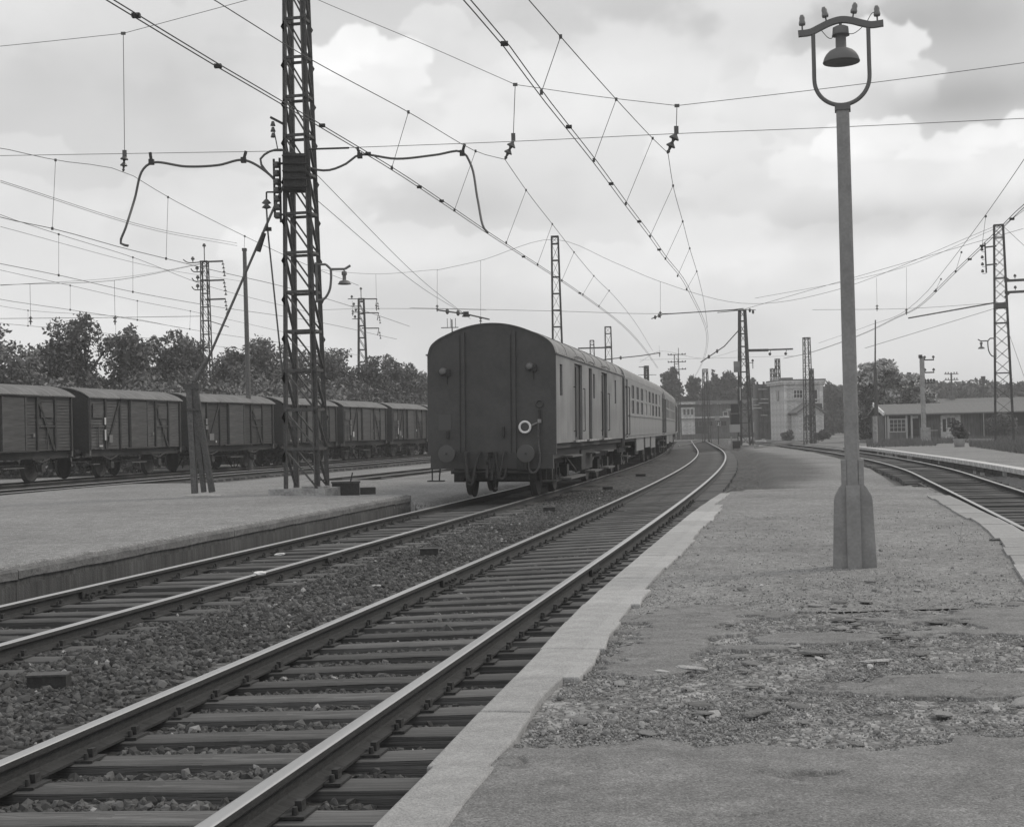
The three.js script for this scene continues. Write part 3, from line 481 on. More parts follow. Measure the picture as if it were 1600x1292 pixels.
{ // rough grass between the far platform and the sheds
  const rnd = mulberry(81), pts = [];
  while (pts.length < 26000) { const px = lerp(1355, 1640, rnd()), hz = 676 - (px - 800) * .0237, b = lerp(17, 36, Math.pow(rnd(), 1.3)) * (px > 1500 ? lerp(1, 1.45, (px - 1500) / 100) : 1); if (Math.abs(px - 1490) < 26 && b > 33) continue; const p = G(px, hz + b, .12); p.y = .1; pts.push(p); }
  tag(tuftMesh('rough_grass', pts, .06, .34, M.grass, scene, 82), 'rough dark grass strip in front of the low sheds behind the far platform', 'grass', null, 'stuff');
  const q = []; for (const [px, py, n, sp] of [[288, 803, 60, .12], [720, 870, 0, .5], [250, 1005, 0, .25], [560, 790, 60, .4], [640, 790, 40, .4]]) { const c = G(px, py, py < 760 && px > 900 ? .0 : .1); for (let k = 0; k < n; k++) q.push(X3(c.x + (rnd() - .5) * 2 * sp, c.y - .03, c.z + (rnd() - .5) * 2 * sp)); }
  tag(tuftMesh('weeds', q, .02, .07, M.grass, scene, 83), 'small weeds sprouting here and there from the gravel', 'weeds', null, 'stuff');
}

/* ------------------------------------------------------------------ lattice masts */
function mast(name, label, o) {
  const t = thing(name, label, o.cat || 'lattice mast', o.pos, o.turn || 0, o.group), h = o.h, m = o.m || M.iron;
  const half = (y) => [lerp(o.wb, o.wt, y / h) / 2, lerp(o.db, o.dt, y / h) / 2];
  const C = (sx, sz, y) => { const [a, b] = half(y); return X3(sx * a, y, sz * b); };
  for (const [sx, sz] of [[-1, 1], [1, 1], [1, -1], [-1, -1]]) part('leg', angleBar(C(sx, sz, 0), C(sx, sz, h), o.leg, o.leg * .22, sx, sz), m, t);
  const ys = [0]; let y = o.first || o.panel; while (y < h - .05) { ys.push(y); y += o.panel * lerp(1, o.shrink || 1, y / h); } ys.push(h);
  const lacing = [], put = (g) => o.single ? part('brace', g, m, t) : lacing.push(g);
  const faces = [[[-1, 1], [1, 1]], [[1, 1], [1, -1]], [[1, -1], [-1, -1]], [[-1, -1], [-1, 1]]];
  for (let k = 0; k + 1 < ys.length; k++) faces.forEach(([a, b], f) => {
    const y0 = ys[k], y1 = ys[k + 1], g = [];
    if (!o.noRungs || f % 2 === 0 && k % 4 === 0) put(beam(C(...a, y1), C(...b, y1), o.bar * .8, o.bar));
    const flat = o.bar * .35;
    if (o.style === 'x') { put(beam(C(...a, y0), C(...b, y1), o.bar, flat)); put(beam(C(...b, y0), C(...a, y1), o.bar, flat)); }
    else if (o.style === 'zig') put(k % 2 ? beam(C(...a, y0), C(...b, y1), o.bar, flat) : beam(C(...b, y0), C(...a, y1), o.bar, flat));
    else put(f < 2 ? beam(C(...a, y1), C(...b, y0), o.bar, flat * 1.4) : beam(C(...a, y0), C(...b, y1), o.bar, flat * 1.4));
  });
  if (lacing.length) part('lacing', lacing, m, t);
  part('cap_plate', bx(o.wt + .06, .05, o.dt + .06, 0, h + .02, 0), m, t);
  if (o.base) part('concrete_base', bx(...o.base), M.conc, t);
  return t;
}
const bell = [[.0, .30], [.06, .30], [.075, .26], [.075, .20], [.05, .19], [.05, .06], [.07, .05], [.12, .035], [.15, .01], [.165, -.03], [.19, -.055], [.175, -.058], [.15, -.035], [0, -.02]];
function bellLamp(parent, x, y, z, k = 1) { const c = part('lamp_shade', lathe(bell.map(p => [p[0] * k, p[1] * k])), M.postIron, parent); c.position.set(x, y, z); return c; }
function bracketLamp(label, pos, turn, k) {
  const t = thing('bracket_lamp', label, 'lamp', pos, turn);
  part('bracket', [...polyTube([X3(0, .42, 0), X3(.28, .42, 0), X3(.42, .28, 0), X3(.82, .28, 0), X3(.98, .38, 0)].map(v => v.multiplyScalar(k)), .035 * k, 8), tube([X3(0, -.62, 0), X3(.2, -.58, 0), X3(.36, -.35, 0), X3(.42, .0, 0), X3(.42, .28, 0)].map(v => v.multiplyScalar(k)), .035 * k, 16, 8), bx(.06 * k, 1.15 * k, .12 * k, 0, -.1 * k, 0)], M.postIron, t);
  part('hanger', rod(X3(.8 * k, .28 * k, 0), X3(.8 * k, .2 * k, 0), .02 * k), M.postIron, t);
  bellLamp(t, .8 * k, -.1 * k, 0, k * 1.05); return t;
}
const upTurn = (a, b) => Math.atan2(-(b.z - a.z), b.x - a.x);
const MZ = 31.6, mastPos = at(479, 757, MZ); mastPos.y = .34;
{
  const t = mast('lattice_mast', 'tallest near lattice mast at left with switch boxes and lamp, on a concrete block', { pos: mastPos, turn: -.19, h: 12.6, wb: .76, wt: .40, db: .74, dt: .40, panel: .88, leg: .095, bar: .06, style: 'same', single: true });
  for (let k = 1; k < 14; k++) { const y = k * .88 - .05, a = lerp(.76, .40, y / 12.6) / 2; for (const [sx, sz] of [[-1, 1], [1, 1], [1, -1], [-1, -1]]) part('gusset', [extr([[0, -.13], [.075, .0], [0, .13]], .012).scale(sx, 1, 1).translate(sx * a, y + .12 * sx * sz, sz * a - .006)], M.iron, t); }
  const pad = part('concrete_base', [bx(1.32, .34, 1.1, -.05, -.17, 0), bx(.5, .05, .5, .25, .02, .1)], M.conc, t);
  const T2 = (px, py) => at(px, py, MZ - .2);
  const lampAt = T2(494, 436); const l = bracketLamp('bell-shaped lamp on a curved bracket on the big left mast', lampAt, .1, .78);
  // switch gear on the mast
  const sw = thing('switch_cabinet', 'dark louvred switch box fixed high on the big left mast', 'switch box', T2(459, 272), .18);
  part('box', bx(.50, .80, .5, 0, 0, .12), M.black, sw); for (let k = 0; k < 5; k++) part('louvre', bx(.54, .03, .06, 0, -.34 + .17 * k, .39, .3), M.black, sw);
  const ri = thing('insulator_rack', 'upright rack of insulators and contacts left of the switch box', 'insulator rack', T2(434, 297), .18);
  part('rack_frame', [bx(.05, 1.45, .05, .05, 0, 0), bx(.05, 1.3, .05, -.08, .05, 0), bx(.35, .04, .06, .12, .6, 0), bx(.35, .04, .06, .12, -.55, 0)], M.black, ri);
  for (let k = 0; k < 7; k++) part('insulator', [lathe([[0, -.07], [.05, -.07], [.09, -.03], [.05, 0], [.08, .04], [.04, .07], [0, .07]], 12).translate(-.02, -.58 + .19 * k, .05)], M.porcelain, ri);
  const op = thing('operating_rod', 'thin switch rod hanging down along the left of the big mast', 'rod', null);
  part('bracket', polyTube([T2(436, 300), T2(416, 300), T2(416, 316)], .02), M.black, op);
  part('insulator', [lathe([[0, -.12], [.03, -.12], [.11, -.09], [.04, -.02], [.11, .01], [.04, .09], [0, .12]], 14)], M.porcelain, op).position.copy(T2(416, 318));
  part('rod', polyTube([T2(416, 324), T2(418, 360), T2(449, 660)], .02), M.wire, op); part('clamp', bx(.16, .08, .08), M.black, op).position.copy(T2(418, 358));
  const bh = thing('horn_arm', 'short slanting arm with hanging insulators near the top of the big left mast', 'bracket arm', null);
  part('arm', beam(T2(422, 183), T2(447, 196), .05), M.black, bh); part('insulator', [0, 1, 2].map(k => lathe([[0, -.05], [.06, -.05], [.03, .05], [0, .05]], 10).translate(0, -.13 * k, 0)), M.porcelain, bh).position.copy(T2(426, 193)); part('wire_tail', tube([T2(428, 206), T2(431, 220), T2(434, 236)], .014), M.wire, bh);
  const jn = (name, label, pts, r, clips) => { const o = thing('feeder_cable', label, 'cable', null); part('cable', tube(pts, r, 60, 8), M.wire, o); for (const c of clips) part('hanger_clip', [beam(c[0], c[1], .05, .06), new THREE.BoxGeometry(.11, .12, .11).translate(c[1].x, c[1].y, c[1].z)], M.black, o); return o; };
  jn('a', 'thick feeder cable looping left from the mast down to a contact wire', [T2(437, 292), T2(420, 272), T2(381, 250), T2(340, 258), T2(290, 260), T2(238, 254), T2(222, 266), T2(210, 310), at(196, 355, 31), at(188, 380, 31), at(200, 384, 31)], .028, [[T2(234, 238), T2(236, 253)], [T2(384, 236), T2(380, 250)]]);
  jn('b', 'thick feeder cable looping right from the mast down to the train track wire', [T2(434, 284), T2(416, 268), T2(406, 250), T2(420, 237), T2(440, 234), T2(462, 246), T2(484, 262), T2(512, 266), T2(540, 256), T2(561, 242), T2(620, 248), T2(680, 242), T2(722, 237), T2(736, 258), at(746, 310, 31), at(757, 358, 30.2), at(763, 364, 30.2)], .026, [[T2(558, 230), T2(562, 243)], [T2(726, 225), T2(722, 239)]]);
  // anchor strut of old rails and its stay
  const st = thing('anchor_strut', 'leaning pair of old rails bolted into an anchor post beside the mast', 'anchor post', G(316, 776, .2));
  const TT = (px, py) => at(px, py, 31.0).sub(st.position);
  part('upright', beam(TT(304, 771), TT(295, 600), .17, .12), M.ironPale, st); part('upright', beam(TT(318, 769), TT(300, 602), .11, .1), M.iron, st); part('upright', beam(TT(331, 769), TT(303, 600), .14, .12), M.iron, st);
  part('cap_bolt', [bx(.34, .12, .2).translate(...TT(299, 604).toArray()), bx(.3, .05, .22).translate(...TT(303, 640).toArray())], M.iron, st); part('foot_slab', lump(.42, .18, 3, 1.2).translate(0, .0, 0), M.conc, st);
  part('white_patch', lump(.06, 1.2, 5).translate(...TT(306, 639).toArray()), M.white, st);
  const sy = thing('stay_rod', 'heavy slanting stay rod with a turnbuckle from the anchor post to the mast', 'stay rod', null);
  part('rod', [rod(at(302, 596, 31), at(325, 560, 31), .05), rod(at(325, 560, 31), T2(447, 280), .028)], M.ironPale, sy); part('turnbuckle', rod(at(403, 393, 31.2), at(412, 364, 31.2), .055), M.black, sy);
  const bxp = thing('track_box', 'dark iron box half sunk in the sand right of the mast base', 'iron box', G(540, 769, .2), .15); part('box', bx(.62, .3, .4, 0, .06, 0), M.black, bxp); part('lid', bx(.66, .04, .44, 0, .23, 0), M.iron, bxp); part('lever', [rod(X3(.1, .2, .1), X3(.16, .45, .1), .015), bx(.35, .16, .2, .5, .02, .1)], M.black, bxp);
}
/* ------------------------------------------------------------------ overhead lines */
const WH = 5.9;
function spanWire(pts, r, n = 5) { return tube(pts, r, pts.length * 8, n); }
function catenary(label, o) {
  const t = thing('overhead_line', label, 'overhead line', null), cs = o.contact.map(q => G(q[0], q[1], o.y || WH)); { const a = cs[0], d = a.clone().sub(cs[2]).setY(0).normalize(); cs.unshift(a.clone().addScaledVector(d, 34), a.clone().addScaledVector(d, 12)); }
  const side = (k) => cs.map((p, i) => { const a = cs[Math.max(0, i - 1)], b = cs[Math.min(cs.length - 1, i + 1)], d = b.clone().sub(a).setY(0).normalize(); return p.clone().add(X3(-d.z, 0, d.x).multiplyScalar(k)); });
  const r = (o.r || .010) * .8; for (const k of o.pair ? [-.035, .035] : [0]) part('contact_wire', polyTubeFine(side(k), r), M.wire, t);
  const at2 = (q, z) => at(q[0], q[1], z), dz = (q) => -G(q[0], q[1], o.y || WH).z, top = [];
  for (const [a, b] of o.droppers || []) { const z = dz(b), p0 = at2(a, z), p1 = at2(b, z); part('dropper', [rod(p0, p1, .005), new THREE.BoxGeometry(.04, .05, .04).translate(...p0.toArray()), new THREE.BoxGeometry(.04, .06, .04).translate(...p1.toArray())], M.wire, t); }
  (o.messenger || []).forEach((m, k) => { const q = m.map(v => at2(v, v[2])); if (!k) { const d = q[0].clone().sub(q[1]).normalize(); d.y = Math.max(d.y, -.02); q.unshift(q[0].clone().addScaledVector(d, 10), ); q.unshift(q[0].clone().add(X3(d.x * 22, 1.2, d.z * 22))); } part('carrying_wire', polyTubeFine(q, .007), M.wire, t); });
  for (const s of o.clips || []) { const p = G(s[0], s[1], o.y || WH); part('wire_clip', new THREE.BoxGeometry(.085, .045, .06).translate(...p.toArray()), M.black, t); }
  return t;
}
function polyTubeFine(pts, r) { return new THREE.TubeGeometry(new THREE.CatmullRomCurve3(pts, false, 'centripetal'), pts.length * 6, r, 5); }
const zc = (q, y = WH) => -G(q[0], q[1], y).z;
{
  const dA = [[[876, 57], [846, 144]], [[963, 155], [928, 250]], [[1020, 216], [978, 318]], [[1052, 290], [1016, 369]], [[1067, 346], [1040, 404]], [[1078, 388], [1059, 431]], [[1089, 424], [1073, 452]]];
  catenary('paired overhead wires above the nearest track, running up out of the top of the frame', { pair: true, r: .009, contact: [[690, -46], [730, 0], [790, 70], [845, 145], [928, 250], [978, 318], [1016, 368], [1040, 402], [1066, 434], [1083, 466], [1097, 495], [1105, 520], [1104, 545], [1096, 570], [1085, 590]], droppers: dA,
    messenger: [[[790, -42, 15], [827, 0, 16.6], [876, 57, zc([846, 144])], [963, 155, zc([928, 250])], [1020, 216, zc([978, 318])], [1044, 239, 29.6]], [[1044, 239, 29.6], [1052, 290, zc([1016, 369])], [1067, 346, zc([1040, 404])], [1078, 388, zc([1059, 431])], [1089, 424, zc([1073, 452])], [1100, 470, 52], [1106, 512, 60]]], clips: [[788, 68], [889, 198], [955, 287], [999, 346], [1030, 390]] });
  const dB = [[[638, 175], [612, 262]], [[743, 236], [710, 328]], [[822, 297], [791, 379]], [[863, 350], [840, 413]], [[897, 394], [878, 438]], [[928, 431], [911, 460]], [[952, 454], [936, 478]]];
  catenary('paired overhead wires above the train track, entering at the upper left', { pair: true, r: .010, contact: [[120, -32], [172, 0], [340, 102], [445, 163], [520, 208], [612, 263], [710, 328], [760, 362], [840, 414], [880, 440], [940, 482], [975, 510], [1003, 540], [1028, 575]], droppers: dB,
    messenger: [[[290, -26, 15], [335, 0, 15.8], [470, 84, 18.5], [638, 175, zc([612, 262])], [743, 236, zc([710, 328])], [789, 249, 30.4]], [[789, 249, 30.4], [822, 297, zc([791, 379])], [863, 350, zc([840, 413])], [897, 394, zc([878, 438])], [928, 431, zc([911, 460])], [960, 463, 52], [990, 500, 62], [1020, 548, 84]]], clips: [[212, 24], [340, 103], [503, 196], [575, 240], [655, 292], [690, 314], [818, 401], [906, 458]] });
  catenary('overhead wire above the half-sunk siding, left of the big mast', { r: .010, contact: [[-60, 322], [0, 340], [81, 357], [190, 387], [259, 404], [340, 424], [440, 447], [540, 476], [640, 510]], droppers: [[[86, 250], [81, 357]], [[262, 308], [259, 404]], [[382, 369], [379, 434]]], messenger: [[[-40, 224, 25], [0, 231, 26], [86, 250, 28.6], [193, 268, 31.4], [262, 308, 33.2], [382, 369, 37.5], [470, 410, 42], [560, 446, 48]]] });
  catenary('overhead wire above the near yard track at left', { r: .010, contact: [[-40, 404], [0, 412], [91, 430], [207, 456], [330, 478], [480, 500], [620, 530]], droppers: [[[91, 366], [91, 430]], [[207, 402], [207, 456]], [[325, 447], [325, 477]]], messenger: [[[-40, 320, 33], [0, 336, 34], [91, 366, 36], [207, 402, 41], [325, 447, 48], [480, 487, 58]]] });
  catenary('overhead wire above the goods wagon track', { r: .010, contact: [[-40, 460], [0, 468], [109, 484], [213, 500], [330, 520], [470, 540], [600, 562]], droppers: [[[109, 446], [109, 484]], [[214, 470], [214, 500]], [[297, 486], [296, 514]]], messenger: [[[-40, 412, 42], [0, 422, 43], [109, 446, 46], [214, 470, 50], [297, 486, 55], [470, 525, 70]]] });
  catenary('faint overhead wire far out over the left yard', { r: .010, contact: [[-40, 500], [0, 505], [120, 516], [260, 532], [400, 548]], droppers: [[[43, 485], [43, 509]], [[180, 494], [180, 522]]], messenger: [[[-40, 470, 52], [43, 485, 55], [180, 494, 60], [280, 512, 68]]] });
  for (const [lab, a, b, z0, z1] of [['upper faint feeder wire crossing the sky at far left', [0, 282], [370, 380], 38, 60], ['lower faint feeder wire just beneath it at far left', [0, 284.5], [370, 384], 39, 62], ['faint feeder wire low over the goods wagons', [0, 354], [380, 440], 46, 75], ['thin wire from the big mast down toward the train roof', [484, 262], [735, 498], 31.5, 62], ['thin wire just below it from the big mast toward the train roof', [486, 305], [728, 492], 31.5, 62], ['thin wire from the post tops at left toward the big mast', [0, 446], [316, 411], 50, 84]]) { const p = at(a[0], a[1], z0), q = at(b[0], b[1], z1), m = p.clone().lerp(q, .5); m.y -= .25; tag(part('feeder_wire', polyTubeFine([p, m, q], .008), M.wire, scene), lab, 'wire'); }
  // cross spans with suspended insulators
  const insul = (t, a, b) => { const d = b.clone().sub(a), L = d.length(), q = new THREE.Quaternion().setFromUnitVectors(X3(0, -1, 0), d.normalize()); const s = part('insulator', [lathe([[0, .0], [.035, .0], [.04, -.03], [.13, -.13], [.13, -.16], [.05, -.17], [.035, -.22], [.04, -.25], [.12, -.34], [.12, -.37], [.045, -.38], [.03, -.46], [.05, -.5], [.02, -.56], [0, -.56]], 18)], M.porcelain, t); s.position.copy(a); s.quaternion.copy(q); s.scale.setScalar(L / .56); };
  const P = (px, py) => at(px, py, MZ - .3 - (px - 470) * .0035);
  const cs = thing('cross_span', 'near cross span of steel cables hung from the big left mast over the tracks', 'span wires', null);
  part('head_cable', polyTubeFine([P(-420, 110), P(0, 72), P(192, 52)], .007), M.wire, cs); part('head_cable', polyTubeFine([P(192, 52), P(385, 0), P(455, -20)], .007), M.wire, cs);
  part('head_cable', polyTubeFine([P(455, -20), P(500, 1), P(655, 66), P(805, 132)], .007), M.wire, cs); part('head_cable', polyTubeFine([P(805, 132), P(930, 150), P(1058, 165)], .007), M.wire, cs); part('head_cable', polyTubeFine([P(1058, 165), P(1300, 137), P(1600, 98), P(2150, 16)], .007), M.wire, cs);
  part('lower_cable', polyTubeFine([P(-420, 250), P(193, 240), P(440, 236)], .007), M.wire, cs); part('lower_cable', polyTubeFine([P(480, 233), P(800, 221), P(1052, 209), P(1300, 199), P(1600, 185), P(2150, 160)], .007), M.wire, cs); part('turnbuckle', rod(P(482, 233), P(545, 231), .022), M.black, cs);
  for (const [a, b, c, d] of [[[192, 52], [194, 240], [194, 242], [192, 268]], [[805, 132], [802, 214], [802, 221], [789, 249]], [[1058, 165], [1057, 203], [1057, 208], [1043, 240]]]) { part('drop_rod', [rod(P(...a), P(...b), .008), new THREE.BoxGeometry(.1, .06, .05).translate(...P(...a).toArray()), new THREE.BoxGeometry(.09, .16, .05).translate(...P(...b).toArray())], M.wire, cs); insul(cs, P(...c), P(...d)); }
  const span2 = (label, z, head, low, drops) => { const t = thing('cross_span', label, 'span wires', null), Q = (q) => at(q[0], q[1], z); part('head_cable', polyTubeFine(head.map(Q), .011), M.wire, t); part('lower_cable', polyTubeFine(low.map(Q), .012), M.wire, t); for (const [a, b] of drops) { part('drop_rod', rod(Q(a), Q(b), .009), M.wire, t); insul(t, Q([b[0], b[1] - 2]), Q([b[0], b[1] + 12 * 60 / z])); } return t; };
  span2('cross span from the mast behind the train roof to the centre', 80, [[683, 422], [751, 407], [866, 374], [960, 410], [1032, 440], [1162, 474], [1300, 455], [1559, 352]], [[640, 481], [867, 486], [1030, 490], [1160, 484]], [[[683, 422], [683, 478]], [[751, 407], [751, 497]], [[1032, 440], [1032, 488]]]);
  span2('cross span reaching right across the sky to the right-hand mast', 90, [[1180, 466], [1330, 438], [1420, 415], [1554, 358]], [[1270, 484], [1420, 482], [1557, 473]], [[[1370, 434], [1371, 478]], [[1417, 418], [1417, 484]]]);
  span2('far left cross span low over the goods wagons', 62, [[-30, 446], [34, 444], [178, 438], [316, 412]], [[-30, 498], [178, 496], [316, 494]], [[[46, 444], [47, 496]], [[178, 438], [179, 496]]]);
  span2('small cross span seen through and right of the big mast', 95, [[484, 420], [587, 428], [684, 421]], [[500, 484], [590, 482], [760, 484]], [[[587, 428], [588, 478]], [[550, 470], [551, 486]]]);
  span2('far cross span beyond the centre mast', 150, [[1000, 566], [1030, 549], [1100, 560], [1160, 545]], [[1000, 562], [1100, 560], [1240, 556]], [[[1030, 540], [1031, 553]], [[1060, 552], [1060, 562]]]);
  const D = [[1640, 290], [1600, 322], [1560, 361], [1500, 418], [1430, 483], [1400, 497], [1355, 519], [1300, 540], [1262, 552], [1225, 560]];
  catenary('paired overhead wires above the right-hand track, rising to the right edge', { y: 5.6, pair: true, r: .010, contact: D, droppers: [[[1541, 338], [1535, 386]], [[1503, 394], [1494, 424]], [[1471, 436], [1463, 453]]], messenger: [[[1640, 190, 25], [1588, 268, 28.5], [1542, 334, 34], [1502, 388, 40], [1471, 428, 46], [1446, 459, 50], [1418, 484, 52], [1360, 508, 62], [1280, 536, 78]]], clips: [[1582, 342], [1516, 405], [1535, 384], [1462, 455]] });
  for (const [lab, a, b, z0, z1] of [['steel tube registration arm reaching from the right mast to the wires', [1420, 497], [1555, 473], 89, 90], ['lower left thin wire toward the right mast', [1352, 544], [1555, 482], 88, 90], ['upper wire crossing behind the lamp post to the right', [1160, 484], [1600, 357], 105, 95], ['thin stay wire from the right mast down to the right', [1570, 500], [1605, 600], 90, 84], ['high thin wire running from the right mast top to the right edge', [1568, 352], [1640, 300], 90, 70], ['lower stay from the right mast top to the right edge', [1569, 354], [1610, 392], 90, 82]]) tag(part('steel_wire', rod(at(a[0], a[1], z0), at(b[0], b[1], z1), lab.startsWith('steel tube') ? .045 : .014), M.wire, scene), lab, 'wire');
  for (const [lab, pts, z] of [['tubular registration arm with two insulators left of the centre mast', [[1018, 498], [1035, 491], [1145, 484], [1162, 482]], 112], ['second registration arm just above the train roof', [[682, 484], [730, 491], [765, 499]], 78], ['registration arm over the far coaches', [[900, 566], [1000, 556], [1032, 551]], 120], ['lower registration arm left of the centre mast foot wires', [[1095, 566], [1132, 541], [1158, 512]], 112]]) { const t = thing('registration_arm', lab, 'registration arm', null), q = pts.map(p => at(p[0], p[1], z)); part('tube', polyTube(q, .045), M.wire, t); const a = q[0], b = q[1]; part('insulator', [0, 1].map(k => new THREE.SphereGeometry(.17, 10, 8).scale(.6, 1, .6).translate(...a.clone().lerp(b, .35 + .35 * k).toArray())), M.porcelain, t); }
  const wbx = thing('tension_weight', 'small dark square fitting on the wires above the train roof', 'wire fitting', at(728, 491, 60)); part('block', bx(.24, .22, .2), M.black, wbx); part('clamp', bx(.34, .05, .08, 0, -.08, 0), M.black, wbx);
}

function proj(v) { // photograph point of a place
  const x = v.x, y0 = v.y - EYE, z0 = -v.z, p = -0.01373, r = 0.02367, y = y0 * Math.cos(p) + z0 * Math.sin(p), z = z0 * Math.cos(p) - y0 * Math.sin(p), X = FOC * x / z, Y = -FOC * y / z;
  return [CX + X * Math.cos(r) + Y * Math.sin(r), CY - X * Math.sin(r) + Y * Math.cos(r)];
}
function findS(line, px, u, y, a = 2, b = 140) { for (let k = 0; k < 50; k++) { const m = (a + b) / 2; if (proj(line.p(m, u, y))[0] < px) a = m; else b = m; } return a; }
/* ------------------------------------------------------------------ station lamp post */
{
  const base = G(1336.5, 885, .1), t = thing('lamp_post', 'tall concrete station lamp post with a bell lamp in a U-shaped iron yoke', 'lamp post', base, -.24), k = -base.z / FOC;
  const cham = (w, c) => [[-w + c, -w], [w - c, -w], [w, -w + c], [w, w - c], [w - c, w], [-w + c, w], [-w, w - c], [-w, -w + c]];
  const loft = (secs, seg = 1) => { const P = [], I = [], m = 8; secs.forEach(([y, w, c]) => cham(w, c).forEach(([x, z]) => P.push(x, y, z))); for (let j = 0; j + 1 < secs.length; j++) for (let i = 0; i < m; i++) { const a = j * m + i, b = j * m + (i + 1) % m; I.push(a, a + m, b, b, a + m, b + m); } for (let i = 1; i + 1 < m; i++) { I.push(0, i, i + 1); const o = (secs.length - 1) * m; I.push(o, o + i + 1, o + i); } const g = new THREE.BufferGeometry(); g.setAttribute('position', new THREE.Float32BufferAttribute(P, 3)); g.setIndex(I); const o = g.toNonIndexed(); o.computeVertexNormals(); return o; };
  part('pole', loft([[.02, .075, .018], [1.0, .071, .018], [4.46, .062, .014]]), M.post, t);
  const wing = (k) => [[.05, -.1], [.205, -.1], [.2, .0], [.175, .64], [.165, .69], [.12, .77], [.1, .79], [.1, 1.03], [.05, 1.03]].map(([x, y]) => [x * k + .05 * (1 - k), y]);
  part('foot', [0, 2].map(q => extr(wing(1), .15, .008).translate(0, 0, -.075).rotateY(q * Math.PI / 2)), M.post, t);
  part('foot', [1, 3].map(q => extr(wing(.5), .118, .008).translate(0, 0, -.059).rotateY(q * Math.PI / 2)), M.post, t);
  
  const top = 4.46, rU = .262, up = .56, yk = [X3(-rU, top + rU + up - .06, 0), X3(-rU, top + rU + .15, 0)]; for (let i = 0; i <= 14; i++) { const a = Math.PI + Math.PI * i / 14; yk.push(X3(Math.cos(a) * rU, top + rU + .03 + Math.sin(a) * rU, 0)); } yk.push(X3(rU, top + rU + .15, 0), X3(rU, top + rU + up - .04, 0));
  part('yoke', tube(yk, .021, 60, 10), M.postIron, t); part('pole_cap', bx(.15, .06, .15, 0, top + .0, 0), M.postIron, t);
  const yc = top + rU + up - .05, cb = [[-.405, -.012], [-.29, -.006], [-.2, .03], [-.1, .07], [0, .09], [.1, .075], [.2, .04], [.29, .015], [.405, .02]].map(([x, y]) => X3(x, yc + y, 0));
  part('crossbar', new THREE.ExtrudeGeometry(new THREE.Shape([[-.024, -.03], [.024, -.03], [.024, .03], [-.024, .03]].map(p => new THREE.Vector2(...p))), { steps: 40, extrudePath: new THREE.CatmullRomCurve3(cb) }), M.postIron, t);
  for (const [x, y, tilt] of [[-.365, .01, 0], [-.13, .07, .16], [.115, .085, -.2], [.35, .035, .03]]) { const q = new THREE.Euler(0, 0, tilt), pin = part('insulator_pin', rod(X3(0, 0, 0).applyEuler(q), X3(0, .09, 0).applyEuler(q), .008), M.postIron, t); pin.position.set(x, yc + y, 0); part('insulator', lathe([[0, .06], [.03, .06], [.034, .08], [.026, .11], [.028, .13], [.021, .15], [.018, .16], [0, .165]], 14).rotateZ(tilt), makeMat('glazed_insulator', .2, { roughness: .3 }), pin); }
  part('hanger', rod(X3(0, yc + .08, 0), X3(0, yc + .0, 0), .014), M.postIron, t);
  const L = part('lamp_shade', lathe([[0, .02], [.045, .02], [.075, .005], [.08, -.06], [.085, -.075], [.05, -.08], [.052, -.2], [.075, -.205], [.115, -.225], [.145, -.255], [.165, -.29], [.178, -.33], [.176, -.338], [.15, -.345], [.1, -.33], [0, -.325]], 32), M.postIron, t); L.position.set(0, yc + .01, 0);
  part('lamp_wire', [tube([X3(-.2, yc + .02, .02), X3(-.1, yc - .09, .02), X3(-.05, yc - .06, .02)], .004), tube([X3(.05, yc - .05, .02), X3(.12, yc - .06, .02), X3(.24, yc + .03, .02), X3(.3, yc + .12, .02), X3(.35, yc + .14, 0)], .004)], M.wire, t);
}
/* ------------------------------------------------------------------ the passenger train */
const HALF = [[1.44, 3.2], [1.38, 3.39], [1.27, 3.51], [1.10, 3.615], [.72, 3.775], [.36, 3.87], [0, 3.90]];
const roofCurve = (() => { const right = HALF, left = HALF.slice(0, -1).reverse().map(([z, y]) => [-z, y]); return new THREE.SplineCurve([...right, ...left].map(p => new THREE.Vector2(...p))).getPoints(40).map(p => [p.x, p.y]); })();
const along = (shapePts, x0, x1, bevel = 0) => extr(shapePts, x1 - x0, bevel).rotateY(Math.PI / 2).translate(x0, 0, 0);      // cross-section (sideways, up) drawn along x
function coachTurn(line, s, L) { const a = line.p(s + 2.5, 0, 0), b = line.p(s + L - 2.5, 0, 0), d = b.clone().sub(a), o = a.clone().sub(d.clone().normalize().multiplyScalar(2.5)); return [o, Math.atan2(-d.z, d.x)]; }
function roofShell(x0, x1) { const t = .05, inner = roofCurve.map(([z, y]) => [z * (1 - t / 1.5), y - t]).reverse(); return along([...roofCurve, ...inner], x0, x1); }
const WHEEL = lathe([[.03, -.065], [.12, -.07], [.14, -.03], [.36, -.02], [.40, -.055], [.46, -.06], [.46, .04], [.50, .045], [.50, .07], [.36, .07], [.34, .02], [.1, .05], [.03, .05]], 26).rotateX(Math.PI / 2);
